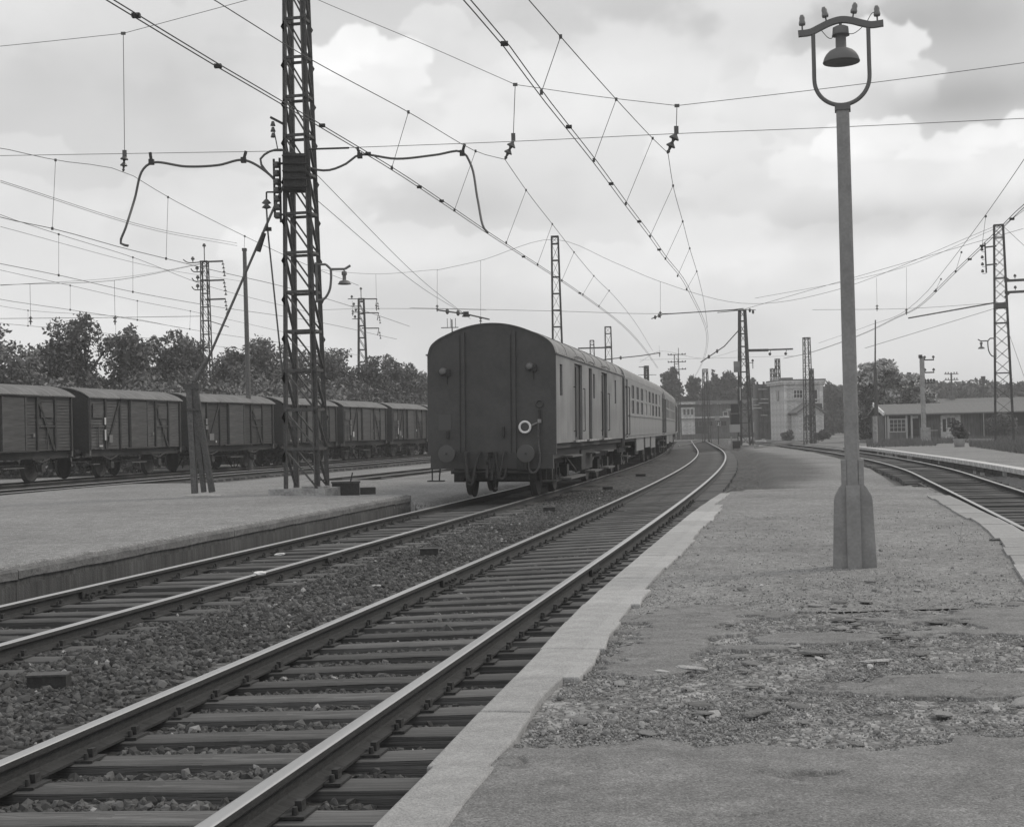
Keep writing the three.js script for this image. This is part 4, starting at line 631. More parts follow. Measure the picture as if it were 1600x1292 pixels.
function bogie(parent, x, base) {
  const b = new THREE.Group(); b.name = 'bogie'; b.position.set(x, 0, 0); parent.add(b);
  for (const dx of [-base / 2, base / 2]) { for (const s of [-1, 1]) { const w = part('wheel', WHEEL, M.black, b); w.position.set(dx, .5, s * .75); if (s > 0) w.rotation.y = Math.PI; part('axle_box', [bx(.34, .34, .24, dx, .52, s * 1.02), bx(.12, .3, .1, dx, .78, s * 1.02)], M.black, b); } part('axle', rod(X3(dx, .5, -.75), X3(dx, .5, .75), .07), M.black, b); }
  for (const s of [-1, 1]) { part('side_frame', [bx(base + .9, .16, .1, 0, .82, s * 1.0), bx(.5, .26, .12, 0, .62, s * 1.0), bx(.9, .06, .12, 0, .46, s * 1.02)], M.black, b); part('spring', [bx(1.2, .05, .1, 0, .40, s * 1.06), bx(.8, .05, .1, 0, .35, s * 1.06), bx(.1, .3, .1, 0, .5, s * 1.06)], M.black, b); }
  part('bolster', bx(.5, .3, 2.0, 0, .72, 0), M.black, b); part('brake_rigging', [bx(base + .5, .24, 1.2, 0, .62, 0), bx(base * .8, .2, 1.3, 0, .44, 0)], M.black, b); return b;
}
{
  const L = 13.9, s0 = 30.0, [o, turn] = coachTurn(trackB, s0, L);
  const t = thing('luggage_van', 'dark blank-ended luggage van at the tail of the departing train', 'railway van', o, turn); t.rotation.x = .016; t.rotation.order = 'YXZ';
  // side walls with recessed doors and narrow windows
  const doors = [[2.9, 4.3], [5.6, 6.25], [8.35, 9.7]], wins = [[.55, .95, 2.3, 3.0], [6.5, 6.85, 2.35, 3.0], [11.65, 12.05, 2.3, 3.0]];
  const side = (z) => { const s = new THREE.Shape([[.04, 1.24], [L, 1.24], [L, 3.22], [.04, 3.22]].map(p => new THREE.Vector2(...p))); for (const [a, b] of doors) s.holes.push(new THREE.Path([[a, 1.27], [a, 3.12], [b, 3.12], [b, 1.27]].map(p => new THREE.Vector2(...p)))); for (const [a, b, c, d] of wins) s.holes.push(new THREE.Path([[a, c], [a, d], [b, d], [b, c]].map(p => new THREE.Vector2(...p)))); return new THREE.ExtrudeGeometry(s, { depth: .06, bevelEnabled: false }).translate(0, 0, z - .03); };
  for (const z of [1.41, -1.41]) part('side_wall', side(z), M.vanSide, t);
  part('floor', bx(L, .12, 2.76, L / 2, 1.18, 0), M.black, t);
  const roof = part('roof', roofShell(-.02, L + .1), M.roof, t); for (let k = 1; k < 8; k++) part('roof_seam', along([...roofCurve.map(([z, y]) => [z * 1.006, y + .012]), ...roofCurve.map(([z, y]) => [z * .98, y - .03]).reverse()], k * 1.75, k * 1.75 + .03), M.roof, roof);
  for (const z of [1.45, -1.45]) part('rain_gutter', bx(L + .1, .035, .05, L / 2, 3.215, z), M.roof, t);
  const face = [[-1.44, 1.0], [1.44, 1.0], ...roofCurve.map(([z, y]) => [z, y])];
  const endGeo = (x0, x1, k = 1) => along(face.map(([z, y]) => [z * k, y - (y > 3 ? (1 - k) * 2 : 0)]), x0, x1);
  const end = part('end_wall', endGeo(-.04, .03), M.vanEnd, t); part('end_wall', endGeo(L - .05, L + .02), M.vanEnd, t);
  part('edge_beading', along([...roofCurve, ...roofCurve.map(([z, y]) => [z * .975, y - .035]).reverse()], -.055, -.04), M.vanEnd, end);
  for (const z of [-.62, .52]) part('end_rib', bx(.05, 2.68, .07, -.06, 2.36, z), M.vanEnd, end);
  for (const z of [-.7, .44]) part('end_seam', bx(.012, 2.6, .015, -.044, 2.34, z), M.black, end);
  const endLamp = (y, z) => { const q = part('tail_lamp', lathe([[0, 0], [.085, 0], [.095, .03], [.075, .06], [.07, .13], [.05, .15], [0, .155]], 18).rotateZ(Math.PI / 2).translate(-.04, y, z), makeMat('lamp_housing', .14, { roughness: .5 }), end); part('lamp_bracket', [bx(.1, .14, .12, -.06, y - .03, z + .09), rod(X3(-.05, y - .1, z + .08), X3(-.05, y - .28, z + .08), .012)], M.black, q); };
  endLamp(2.84, -1.07); endLamp(2.92, .87);
  part('warning_disc', [new THREE.TorusGeometry(.118, .026, 10, 32).rotateY(Math.PI / 2).translate(-.11, 1.6, .76)], M.white, end); part('disc_plate', rod(X3(-.1, 1.6, .76), X3(-.085, 1.6, .76), .12, .12, 28), M.vanEnd, end); part('disc_bracket', [beam(X3(-.08, 1.62, .86), X3(-.06, 1.72, 1.08), .035), bx(.08, .08, .07, -.09, 1.73, 1.08)], M.conc, end);
  part('hand_wheel_ring', new THREE.TorusGeometry(.075, .016, 8, 24).rotateY(Math.PI / 2).translate(-.06, 2.11, 1.08), M.door, end);
  part('number_plate', bx(.012, .34, .28, -.047, 1.72, -1.05), makeMat('plate', .085, { roughness: .8 }), end);
  part('lamp_iron', [bx(.08, .16, .06, -.07, 1.44, -.98), bx(.08, .22, .05, -.07, 1.5, .27), bx(.05, .24, .05, -.07, 1.86, 1.08)], M.black, end);
  for (const z of [-.9, .85]) { const b = part('buffer', [lathe([[0, 0], [.185, 0], [.19, -.02], [.17, -.045], [.06, -.055], [.06, -.25], [.1, -.26], [.11, -.52], [.17, -.55]], 26).rotateZ(Math.PI / 2).translate(-.56, 1.03, z)], makeMat('buffer_steel', .075, { roughness: .55 }), t); part('buffer_eye', rod(X3(-.575, 1.03, z), X3(-.55, 1.03, z), .025), M.black, b); }
  part('buffer_beam', bx(.16, .34, 2.74, -.0, .86, 0), M.vanEnd, t); part('solebar', bx(L - .2, .26, .1, L / 2, 1.02, 1.2), M.black, t); part('solebar', bx(L - .2, .26, .1, L / 2, 1.02, -1.2), M.black, t);
  part('draw_hook', [bx(.5, .12, .08, -.28, 1.0, -.02), new THREE.TorusGeometry(.09, .03, 8, 16).translate(-.42, .9, -.02), beam(X3(-.42, .84, -.02), X3(-.46, .5, -.02), .05, .09), beam(X3(-.4, .82, .08), X3(-.42, .46, .08), .05, .05)], M.black, t);
  const hose = (z, d, r, w) => part('brake_hose', tube([X3(-.08, 1.05, z), X3(-.2, 1.0, z), X3(-.3, .75, z + w * .4), X3(-.32, d, z + w), X3(-.28, d + .02, z + w * 1.6), X3(-.22, .72, z + w * 2)], r, 24, 8), M.black, t);
  hose(-.55, .44, .045, .1); hose(.12, .48, .03, .12); hose(.3, .52, .03, -.1); hose(-.25, .36, .035, -.14);
  part('steam_hose', tube([X3(-.1, 1.75, 1.06), X3(-.12, 1.3, 1.06), X3(-.2, .95, 1.1), X3(-.26, .68, 1.06), X3(-.24, .6, .95), X3(-.18, .68, .86), X3(-.12, .92, .82)], .026, 40, 8), M.iron, t);
  part('heater_socket', bx(.2, .26, .22, -.12, .8, .7), M.black, t); part('pale_label', bx(.015, .13, .19, -.05, .9, .62), M.conc, t); part('end_pipe', [bx(.25, .26, .4, .1, .62, -.55), rod(X3(-.1, .62, -.9), X3(-.1, .62, .9), .04), bx(.1, .12, 1.4, .2, .5, .1)], M.black, t); part('chain', [rod(X3(-.2, .5, .12), X3(-.2, .28, .12), .012), new THREE.SphereGeometry(.045, 10, 8).translate(-.2, .25, .12)], M.black, t);
  for (const z of [-1.28, 1.28]) part('shunter_step', [rod(X3(.1, .9, z - .1), X3(.1, .42, z - .1), .016), rod(X3(.1, .9, z + .1), X3(.1, .42, z + .06), .016), bx(.28, .025, .34, .05, .42, z)], M.black, t);
  bogie(t, 2.6, 2.4); bogie(t, L - 2.8, 2.4);
  part('equipment_box', bx(2.2, .5, 1.2, 6.2, .76, .7), M.black, t); part('truss_rod', [rod(X3(3.2, .9, 1.15), X3(5.2, .48, 1.15), .03), rod(X3(5.2, .48, 1.15), X3(7.4, .48, 1.15), .03), rod(X3(7.4, .48, 1.15), X3(9.4, .9, 1.15), .03)], M.black, t);
  for (const [x, w, y] of [[2.0, 1.8, .92], [5.9, 1.0, .92], [9.0, 1.5, .92], [2.2, 2.6, .42], [6.0, 1.5, .45], [9.2, 1.6, .45]]) part('footboard', bx(w, .04, .26, x + .6, y, 1.42), M.ironPale, t);
  for (const z of [1, -1]) { for (const [a, b] of doors) { const d = part('door', bx(b - a - .02, 1.84, .04, (a + b) / 2, 2.195, z * 1.35), M.door, t); if (b - a > 1) { part('door_rail', bx(.04, 1.7, .03, (a + b) / 2, 2.2, z * 1.378), M.door, d); for (const x of [a - .14, b + .14]) part('grab_rail', polyTube([X3(x, 2.55, z * 1.44), X3(x, 2.55, z * 1.49), X3(x, 1.5, z * 1.49), X3(x, 1.5, z * 1.44)], .011, 6), M.door, d); } part('rain_strip', tube([X3(a - .2, 3.2, z * 1.475), X3(a - .1, 3.255, z * 1.465), X3(b + .1, 3.255, z * 1.465), X3(b + .2, 3.2, z * 1.475)], .014, 24, 6), M.ironPale, d); } for (const [a, b, c, d] of wins) part('window', bx(b - a, d - c, .02, (a + b) / 2, (c + d) / 2, z * 1.40), M.glass, t); }
  part('wall_lining', bx(L - .2, 1.9, 2.6, L / 2, 2.2, 0), M.black, t);
  for (const x of [3.4, 5.9, 9.1]) part('sill_plate', bx(1.9, .045, .1, x + .2, 1.26, 1.46), M.conc, t);
}
function coach(label, s0, L, group) {
  const [o, turn] = coachTurn(trackB, s0, L), t = thing('passenger_coach', label, 'railway coach', o, turn, group); t.rotation.order = 'YXZ'; t.rotation.x = .016;
  const holes = [], nW = 8, x0 = 2.75, dx = (L - 5.2) / (nW - .35);
  for (let k = 0; k < nW; k++) { const a = x0 + k * dx; holes.push([a, a + dx * .52, 2.58, 3.02], [a, a + dx * .52, 2.06, 2.5]); }
  const dr = [[.3, 1.15], [L - 1.15, L - .3]];
  for (const z of [1.41, -1.41]) {
    const s = new THREE.Shape([[.02, 1.2], [L - .02, 1.2], [L - .02, 3.22], [.02, 3.22]].map(p => new THREE.Vector2(...p))); for (const [a, b, c, d] of holes) s.holes.push(new THREE.Path([[a, c], [a, d], [b, d], [b, c]].map(p => new THREE.Vector2(...p)))); for (const [a, b] of dr) s.holes.push(new THREE.Path([[a, 1.25], [a, 3.15], [b, 3.15], [b, 1.25]].map(p => new THREE.Vector2(...p))));
    part('side_wall', new THREE.ExtrudeGeometry(s, { depth: .05, bevelEnabled: false }).translate(0, 0, z - .025), M.coachSide, t);
    const sg = Math.sign(z); part('belt_moulding', [bx(L - 2.6, .04, .03, L / 2, 1.98, sg * 1.45), bx(L, .03, .02, L / 2, 1.32, sg * 1.447)], M.coachSide, t);
    for (const [a, b, c, d] of holes) part('window', [bx(b - a, d - c, .02, (a + b) / 2, (c + d) / 2, sg * 1.40)], (a * 7.3 + c) % 3 < .9 ? M.conc : M.glass, t);
    for (const [a, b] of dr) { const d = part('door', bx(b - a - .03, 1.88, .04, (a + b) / 2, 2.2, sg * 1.38), M.coachDark, t); part('door_window', bx((b - a) * .6, .7, .02, (a + b) / 2, 2.65, sg * 1.405), M.glass, d); for (const x of [a - .12, b + .1]) part('grab_rail', polyTube([X3(x, 2.9, sg * 1.44), X3(x, 2.9, sg * 1.49), X3(x, 1.35, sg * 1.49), X3(x, 1.35, sg * 1.44)], .015, 6), M.black, d); for (const y of [.95, .65]) part('step', bx(.9, .03, .28, (a + b) / 2, y, sg * 1.38), M.ironPale, d); }
    part('skirt', [bx(L * .17, .5, .05, L * .335, .98, sg * 1.36), bx(L * .12, .42, .05, L * .52, 1.0, sg * 1.36), bx(L * .13, .5, .05, L * .68, .98, sg * 1.36)], M.coachSide, t);
  }
  const roof = part('roof', roofShell(-.02, L + .02), M.roof, t); for (let k = 0; k < 8; k++) part('ventilator', [bx(.5, .1, .3, 2 + k * (L - 4) / 7, 3.93, .0)], M.roof, roof);
  for (const x of [0, L - .05]) part('end_wall', along([[-1.42, 1.0], [1.42, 1.0], ...roofCurve.map(([z, y]) => [z * .99, y - .02])], x, x + .05), M.coachDark, t);
  part('end_bellows', bx(.35, 2.1, 1.1, -.18, 2.25, 0), M.black, t); for (const z of [-.8, .8]) part('end_ladder', [rod(X3(-.1, 1.1, z - .2), X3(-.1, 3.3, z - .2), .018), rod(X3(-.1, 1.1, z + .2), X3(-.1, 3.3, z + .2), .018), ...[0, 1, 2, 3, 4, 5, 6].map(k => rod(X3(-.1, 1.2 + .32 * k, z - .2), X3(-.1, 1.2 + .32 * k, z + .2), .012))], M.ironPale, t);
  for (const z of [-.9, .88]) part('buffer', lathe([[0, 0], [.18, 0], [.17, -.04], [.06, -.05], [.1, -.4]], 16).rotateZ(Math.PI / 2).translate(-.45, 1.03, z), M.black, t);
  part('floor', bx(L, .14, 2.7, L / 2, 1.17, 0), M.black, t); part('wall_lining', bx(L - .3, 1.9, 2.55, L / 2, 2.2, 0), M.black, t); part('equipment_box', [bx(2, .5, 1.6, L * .42, .8, .3), bx(1.3, .55, 1.6, L * .6, .75, .3)], M.black, t);
  bogie(t, 3.2, 2.5); bogie(t, L - 3.2, 2.5); return t;
}
coach('grey passenger coach with two rows of window panes, next to the luggage van', 44.6, 21.6, 'passenger coaches of the departing train');
coach('passenger coach second ahead of the luggage van, seen very foreshortened', 66.7, 21.6, 'passenger coaches of the departing train');
coach('farthest visible passenger coach at the bend of the train', 88.8, 21.6, 'passenger coaches of the departing train');

/* ------------------------------------------------------------------ goods wagons */
M.wagonBoard2 = makeMat('wagon_boards_pale', .10 / MEAN, { map: T.woodC, bumpMap: T.woodB, bumpScale: .004, roughness: .9 }); M.wagonBoard3 = makeMat('wagon_boards_dark', .062 / MEAN, { map: T.woodC, bumpMap: T.woodB, bumpScale: .004, roughness: .9 });
function wagon(label, s0, L, v) {
  const [o, turn] = (() => { const a = trackW.p(s0 + 1.5, 0, 0), b = trackW.p(s0 + L - 1.5, 0, 0), d = b.clone().sub(a); return [a.clone().sub(d.clone().normalize().multiplyScalar(1.5)), Math.atan2(-d.z, d.x)]; })();
  const t = thing('goods_wagon', label, 'goods wagon', o, turn, 'covered goods wagons in the row at left'), boards = [M.wagonBoard, M.wagonBoard2, M.wagonBoard3][v % 3], f = 1.06, e = 2.96, zS = 1.30, rnd = mulberry(300 + v);
  const zs = [zS, -zS];
  for (const z of zs) {
    const bl = [], n = 17; for (let k = 0; k < n; k++) { const y = f + .03 + k * (e - f - .03) / n, h = (e - f - .03) / n - .02; bl.push(bx(L - .02, h, .04 + .006 * rnd(), L / 2, y + h / 2, z - Math.sign(z) * (.02 + .003 * rnd()))); } bl.push(bx(L - .1, e - f - .1, .02, L / 2, (f + e) / 2, z - Math.sign(z) * .05));
    part('side_boarding', bl, boards, t); const sg = Math.sign(z), zz = z + sg * .03;
    for (const x of [.06, L * .16, L * .31, L * .41, L * .60, L * .70, L * .85, L - .06]) part('side_post', bx(.09, e - f, .07, x, (f + e) / 2, zz), M.wagonIron, t);
    for (const [a, b] of [[L * .31, L * .17], [L * .70, L * .84]]) part('diagonal_brace', beam(X3(a, e - .06, zz), X3(b, f + .04, zz), .05, .10), M.wagonIron, t);
    const d = part('sliding_door', [bx(L * .19, e - f - .14, .05, L * .505, (f + e) / 2 - .02, zz + sg * .02), ...[0, 1].map(k => bx(.07, e - f - .16, .03, L * (.415 + .18 * k), (f + e) / 2 - .02, zz + sg * .055))], M.wagonBoard, t); part('door_rail', [bx(L * .4, .05, .06, L * .5, e - .04, zz + sg * .07), bx(L * .34, .05, .05, L * .52, f + .03, zz + sg * .07)], M.wagonIron, d); part('door_hood', bx(L * .27, .03, .13, L * .43, e - .005, zz + sg * .06, sg * .2), M.wagonRoof, d);
    for (const x of [L * .085, L * .78]) part('vent_flap', [bx(L * .1, .5, .03, x, e - .5, zz + sg * .01), bx(.03, .85, .03, x, f + .5, zz + sg * .02), bx(L * .12, .03, .03, x, f + .85, zz + sg * .02)], M.wagonBoard, t);
    const marks = [[.145, 2.1, .1, .2], [.147, 1.85, .12, .12], [.145, 1.6, .1, .3], [.20, 1.45, .24, .22], [.42, 1.6, .14, .1], [.47, 1.62, .08, .12], [.66, 1.62, .07, .09], [.25, 1.25, .06, .07], [.10, 1.2, .22, .04]];
    for (const [x, y, w, h] of marks) if (rnd() < .8) part('chalk_panel', bx(w * lerp(1.0, 1.7, rnd()), h * 1.3, .012, L * x + .05, y, zz + sg * .03), rnd() < .5 ? M.chalk : makeMat('chalk_faint', .19, { roughness: .9 }), t);
    part('solebar', bx(L, .22, .08, L / 2, .93, z * .86), M.black, t);
    for (const x of [L * .24, L * .76]) { part('axle_guard', [bx(.5, .08, .06, x, .8, z * .84), beam(X3(x - .3, .85, z * .84), X3(x - .12, .42, z * .84), .05), beam(X3(x + .3, .85, z * .84), X3(x + .12, .42, z * .84), .05)], M.black, t); part('leaf_spring', [tube([X3(x - .55, .82, z * .9), X3(x, .70, z * .9), X3(x + .55, .82, z * .9)], .035, 12, 6)], M.black, t); part('axle_box', bx(.24, .24, .2, x, .5, z * .9), M.black, t); }
    part('step_board', [bx(1.2, .035, .2, L * .5, .55, z * .98), bx(.5, .03, .2, .4, .55, z * .98)], M.ironPale, t);
  }
  for (const x of [L * .24, L * .76]) for (const s of [-1, 1]) { const w = part('wheel', WHEEL, M.black, t); w.position.set(x, .5, s * .75); if (s > 0) w.rotation.y = Math.PI; }
  const rc = []; for (let k = 0; k <= 16; k++) { const a = lerp(-1, 1, k / 16); rc.push([a * 1.41, e + .40 * Math.pow(Math.max(0, 1 - Math.abs(a) ** 2.2), .85)]); }
  const roof = part('roof', along([...rc, ...rc.slice().reverse().map(([z, y]) => [z, y - .04])], -.1, L + .1), M.wagonRoof, t);
  for (const x of [0, L - .06]) { const g = along([[-zS, f - .1], [zS, f - .1], ...rc.slice().reverse().map(([z, y]) => [z * .92, y - .045])], x, x + .05); const w = part('end_wall', g, M.wagonIron, t); part('end_post', [bx(.07, e - f + .1, .09, x + (x ? .08 : -.03), (f + e) / 2, -.45), bx(.07, e - f + .1, .09, x + (x ? .08 : -.03), (f + e) / 2, .45)], M.wagonIron, w); }
  part('corner_iron', [bx(.1, e - f + .2, .02, .04, (f + e) / 2 - .1, zS + .035), bx(.1, e - f + .2, .02, L - .04, (f + e) / 2 - .1, zS + .035)], M.ironPale, t);
  for (const x of [0, L]) for (const z of [-.88, .88]) part('buffer', lathe([[0, 0], [.17, 0], [.16, -.04], [.06, -.05], [.06, -.24], [.1, -.25], [.11, -.45]], 14).rotateZ(x ? -Math.PI / 2 : Math.PI / 2).translate(x + (x ? .45 : -.45), .98, z), M.black, t);
  part('brake_gear', [bx(L * .4, .1, 1.2, L * .5, .7, 0), rod(X3(L * .2, .6, .9), X3(L * .8, .6, .9), .025)], M.black, t);
  return t;
}
{
  const cs = [139, 303, 443, 537, 613].map(px => findS(trackW, px, 1.33, 1.0)), pit = cs[1] - cs[0];
  const names = ['dark goods wagon cut by the left edge of the picture', 'dark goods wagon with pale chalk marks, second from the left, beside the anchor post', 'dark goods wagon between the anchor post and the big mast', 'goods wagon seen through the big lattice mast', 'goods wagon just right of the big mast', 'goods wagon half hidden by the tail of the train'];
  const s = [cs[0] - pit, ...cs]; s.forEach((a, k) => wagon(names[k], a, (k < 5 ? s[k + 1] - a : s[5] - s[4]) - 1.15, k));
  wagon('farthest goods wagon mostly hidden behind the train', s[5] + (s[5] - s[4]), 8.6, 9);
  console.log('wagons', s.map(v => v.toFixed(1)).join(' '));
}

/* ------------------------------------------------------------------ far masts and poles */
const stand = (px, topPy, d, ground) => { const p = at(px, topPy, d), h = p.y - ground; p.y = ground; return [p, h]; };
function farMast(label, px, py, d, o) { const [pos, h] = stand(px, py, d, o.ground ?? -.15); return mast('lattice_mast', label, { pos, h, panel: 1.0, leg: .09, bar: .06, style: 'same', turn: .25, ...o }); }
const arm = (t, name, y, x0, x1, r = .05) => part(name, bx(Math.abs(x1 - x0), r * 1.6, r * 1.6, (x0 + x1) / 2, y, 0), M.iron, t);
const string = (t, x, y, n, dz = 0, tilt = .12) => part('insulator_string', Array.from({ length: n }, (_, k) => lathe([[0, -.09], [.09, -.06], [.03, .0], [.02, .09], [0, .09]], 10).translate(x + tilt * .2 * k, y - .12 - .2 * k, dz)), M.porcelain, t);
const pin = (t, x, y, z = 0) => part('pin_insulator', lathe([[0, 0], [.03, 0], [.03, .1], [.09, .11], [.1, .16], [.06, .26], [0, .28]], 10).translate(x, y, z), M.porcelain, t);
{
  let t = farMast('lattice power mast with three cross arms rising behind the goods wagons at left', 319, 409, 74, { wb: .66, wt: .34, db: .66, dt: .34, panel: .72, bar: .035, leg: .055, single: true, turn: -.1 });
  const h1 = t.children[0].geometry.boundingBox || (t.children[0].geometry.computeBoundingBox(), t.children[0].geometry.boundingBox), H1 = h1.max.y;
  part('tip_rod', rod(X3(0, H1, 0), X3(.0, H1 + .75, 0), .025), M.iron, t); pin(t, 0, H1 + .7);
  for (const [y, x] of [[0, 1.0], [-1.0, 1.05], [-2.0, 1.1]]) { arm(t, 'cross_arm', H1 + y, 0, x); string(t, x, H1 + y, 4); }
  for (const [y, x] of [[0, -1.15], [-.5, -.75], [-1.0, -.7], [-1.45, -.72]]) { part('side_arm', tube([X3(0, H1 + y, 0), X3(x * .8, H1 + y, 0), X3(x, H1 + y + .16, 0)], .03, 16, 6), M.iron, t); pin(t, x * .55, H1 + y + .02); }
  part('small_arm', beam(X3(.1, H1 - 3.1, .2), X3(1.3, H1 - 3.5, .2), .04), M.iron, t);
  t = farMast('thinner lattice power mast above the trees right of the big mast', 564, 467, 105, { wb: .9, wt: .4, db: .9, dt: .4, panel: .9, bar: .07, leg: .09 });
  const H2 = stand(564, 467, 105, -.15)[1]; part('tip_rod', rod(X3(0, H2, 0), X3(0, H2 + .7, 0), .03), M.iron, t); pin(t, 0, H2 + .6);
  for (const [y, x] of [[0, 1.2], [-1.05, 1.3], [-2.2, 1.3]]) { arm(t, 'cross_arm', H2 + y, 0, x); part('arm_tip', beam(X3(x, H2 + y, 0), X3(x - .12, H2 + y - .55, 0), .05), M.iron, t); string(t, x + .05, H2 + y - .2, 3); }
  for (const [y, x] of [[0, -1.0], [-.55, -.8], [-1.0, -.6], [-1.5, -.7]]) { arm(t, 'side_arm', H2 + y, x, 0, .035); pin(t, x * .7, H2 + y); }
  farMast('lattice mast standing behind the roof of the luggage van', 867, 370, 80, { wb: .70, wt: .38, db: .7, dt: .38, panel: .95, bar: .05, leg: .075, single: true, turn: -.1, style: 'zig' });
  t = farMast('shorter lattice mast further along behind the train roof', 950, 511, 120, { wb: .72, wt: .5, db: .7, dt: .45, panel: 1.1, bar: .06, leg: .09, style: 'zig', turn: -.1 });
  { const h = stand(950, 511, 120, -.15)[1]; part('cross_beam', beam(X3(.3, h - 1.75, 0), X3(-2.6, h - 1.75, 0), .12), M.iron, t); }
  farMast('small lattice mast left of the shorter mast behind the train roof', 925, 532, 150, { wb: .7, wt: .4, db: .7, dt: .4, panel: 1.2, bar: .06, leg: .09, style: 'zig', turn: -.1 });
  t = farMast('prominent lattice mast in the centre distance with a boom and a sign panel', 1160, 485, 108, { wb: .95, wt: .46, db: .95, dt: .46, panel: .98, bar: .075, leg: .12, single: true, style: 'zig', turn: .1, base: [1.7, .5, 1.4, 0, -.0, 0] });
  { const h = stand(1160, 485, 108, -.15)[1]; part('boom', [beam(X3(.3, h - 3.1, .1), X3(3.9, h - 3.05, .1), .10, .12), bx(1.7, .2, .16, 1.1, h - 3.1, .1)], M.iron, t); for (const x of [2.15, 3.4]) part('boom_insulator', [rod(X3(x, h - 3.1, .1), X3(x - .1, h - 3.45, .1), .02), new THREE.SphereGeometry(.12, 8, 6).translate(x - .08, h - 3.4, .1)], M.porcelain, t); part('side_arm', [beam(X3(.2, h - 4.05, .1), X3(.75, h - 4.05, .1), .05), rod(X3(.7, h - 4.0, .1), X3(.7, h - 4.5, .1), .03)], M.iron, t); pin(t, .7, h - 4.05, .1);
    part('top_fitting', [beam(X3(-.2, h, .2), X3(-2.0, h - .15, .2), .05), beam(X3(.2, h + .05, .2), X3(1.0, h, .2), .05), ...[0, 1].map(k => new THREE.SphereGeometry(.14, 8, 6).scale(.7, 1.2, .7).translate(.55 + .25 * k, h - .02 - .12 * k, .2))], M.iron, t);
    const sp = part('sign_panel', bx(.48, .84, .05, -.62, h - 4.35, .3), makeMat('sign_grey', .24, { roughness: .8 }), t); part('sign_lower_half', bx(.44, .4, .012, -.62, h - 4.56, .332), makeMat('sign_grey_dark', .17, { roughness: .8 }), sp); part('cable_duct', [bx(.07, 1.0, .07, -.42, 4.2, .4), bx(.07, .9, .07, .52, 3.4, .4), bx(.07, .8, .07, .55, 1.6, .4)], M.cream, t); }
  farMast('tall narrow lattice mast in front of the pale two-storey house', 1260.5, 528, 120, { wb: .72, wt: .5, db: .7, dt: .48, panel: .75, bar: .035, leg: .065, single: false, turn: .2, style: 'x' });
  farMast('darker lattice mast just right of it beside the pale house', 1268, 577, 122, { wb: .42, wt: .3, db: .42, dt: .3, panel: .5, bar: .04, leg: .07, style: 'x' });
  farMast('far slim lattice mast left of the pale house', 1215, 561, 165, { wb: .6, wt: .45, db: .6, dt: .45, panel: .9, bar: .05, leg: .09, style: 'x' });
  farMast('second far slim lattice mast left of the pale house, lower', 1207, 576, 190, { wb: .6, wt: .45, db: .6, dt: .45, panel: .9, bar: .05, leg: .09, style: 'x' });
  farMast('lattice mast before the low building left of the centre mast', 1102, 577, 150, { wb: .75, wt: .45, db: .75, dt: .45, panel: 1.2, bar: .06, leg: .08, style: 'zig', ground: -.3 });
  t = farMast('far power mast with three pairs of arms above the pine trees', 1057, 554, 190, { wb: .9, wt: .55, db: .8, dt: .5, panel: 1.3, bar: .06, leg: .1, style: 'zig', turn: -.1 }); { const h = stand(1057, 554, 190, -.15)[1]; for (const y of [0, -1.0, -2.0]) { part('cross_arm', beam(X3(-1.1, h + y, 0), X3(1.2, h + y, 0), .1), M.iron, t); for (const x of [-1.1, -.7, .8, 1.2]) pin(t, x, h + y - .1); } part('tip_rod', rod(X3(.3, h, 0), X3(.3, h + .9, 0), .04), M.iron, t); }
  t = farMast('far mast head with a single arm peeping over the coach roofs', 1010, 572, 160, { wb: .5, wt: .4, db: .5, dt: .4, panel: .9, bar: .1, leg: .14, style: 'x' }); { const h = stand(1010, 572, 160, -.15)[1]; part('cross_arm', [beam(X3(-.9, h - .1, 0), X3(.2, h - .1, 0), .08), beam(X3(-1.0, h - 1.0, 0), X3(1.2, h - 1.0, 0), .06)], M.iron, t); }
  t = thing('pole_top', 'far pole with a cross arm peeping over the left roof edge of the van', 'pole', stand(706, 499, 120, -.2)[0]); { const h = stand(706, 499, 120, -.2)[1]; part('pole', rod(X3(0, 0, 0), X3(0, h, 0), .09, .05), M.iron, t); part('cross_arm', bx(1.5, .07, .07, -.2, h - .7, 0), M.iron, t); for (const x of [-.4, -.1, .3]) part('pin', rod(X3(x, h - .7, 0), X3(x, h + .1, 0), .025), M.iron, t); }
  t = farMast('big lattice mast with crossed bracing near the right edge of the picture', 1561, 352, 90, { wb: 1.14, wt: .56, db: 1.1, dt: .56, panel: .95, shrink: .62, bar: .055, leg: .13, style: 'x', single: true, noRungs: true, turn: -.33, ground: .05 });
  { const h = stand(1561, 352, 90, .05)[1], X = (px) => (px - 1561) / FOC * 90, Y = (py) => (352 - py) / FOC * 90 + h; part('lamp_frame', [beam(X3(X(1540), Y(379), .3), X3(X(1541), Y(426), .3), .1), beam(X3(X(1541), Y(386), .3), X3(X(1557), Y(385), .3), .09), beam(X3(X(1541), Y(414), .3), X3(X(1557), Y(413), .3), .09)], M.iron, t); for (const y of [389, 401, 412, 423]) { part('line_insulator', lathe([[0, -.1], [.09, -.08], [.1, 0], [.05, .1], [0, .12]], 10).translate(X(1535.5), Y(y), .3), M.porcelain, t); part('insulator_pin', rod(X3(X(1535), Y(y + 4), .3), X3(X(1541), Y(y + 4), .3), .015), M.iron, t); }
    for (const y of [440, 458]) { part('cross_arm', [beam(X3(X(1567), Y(y), .2), X3(X(1625), Y(y), .2), .14, .16), beam(X3(X(1567), Y(y + (y > 450 ? 8 : -7)), .2), X3(X(1575), Y(y), .2), .12)], M.iron, t); for (const x of [1583, 1600]) pin(t, X(x), Y(y - 3), .2); } part('collar', bx(.9, .35, .9, 0, Y(478), 0), M.iron, t); }
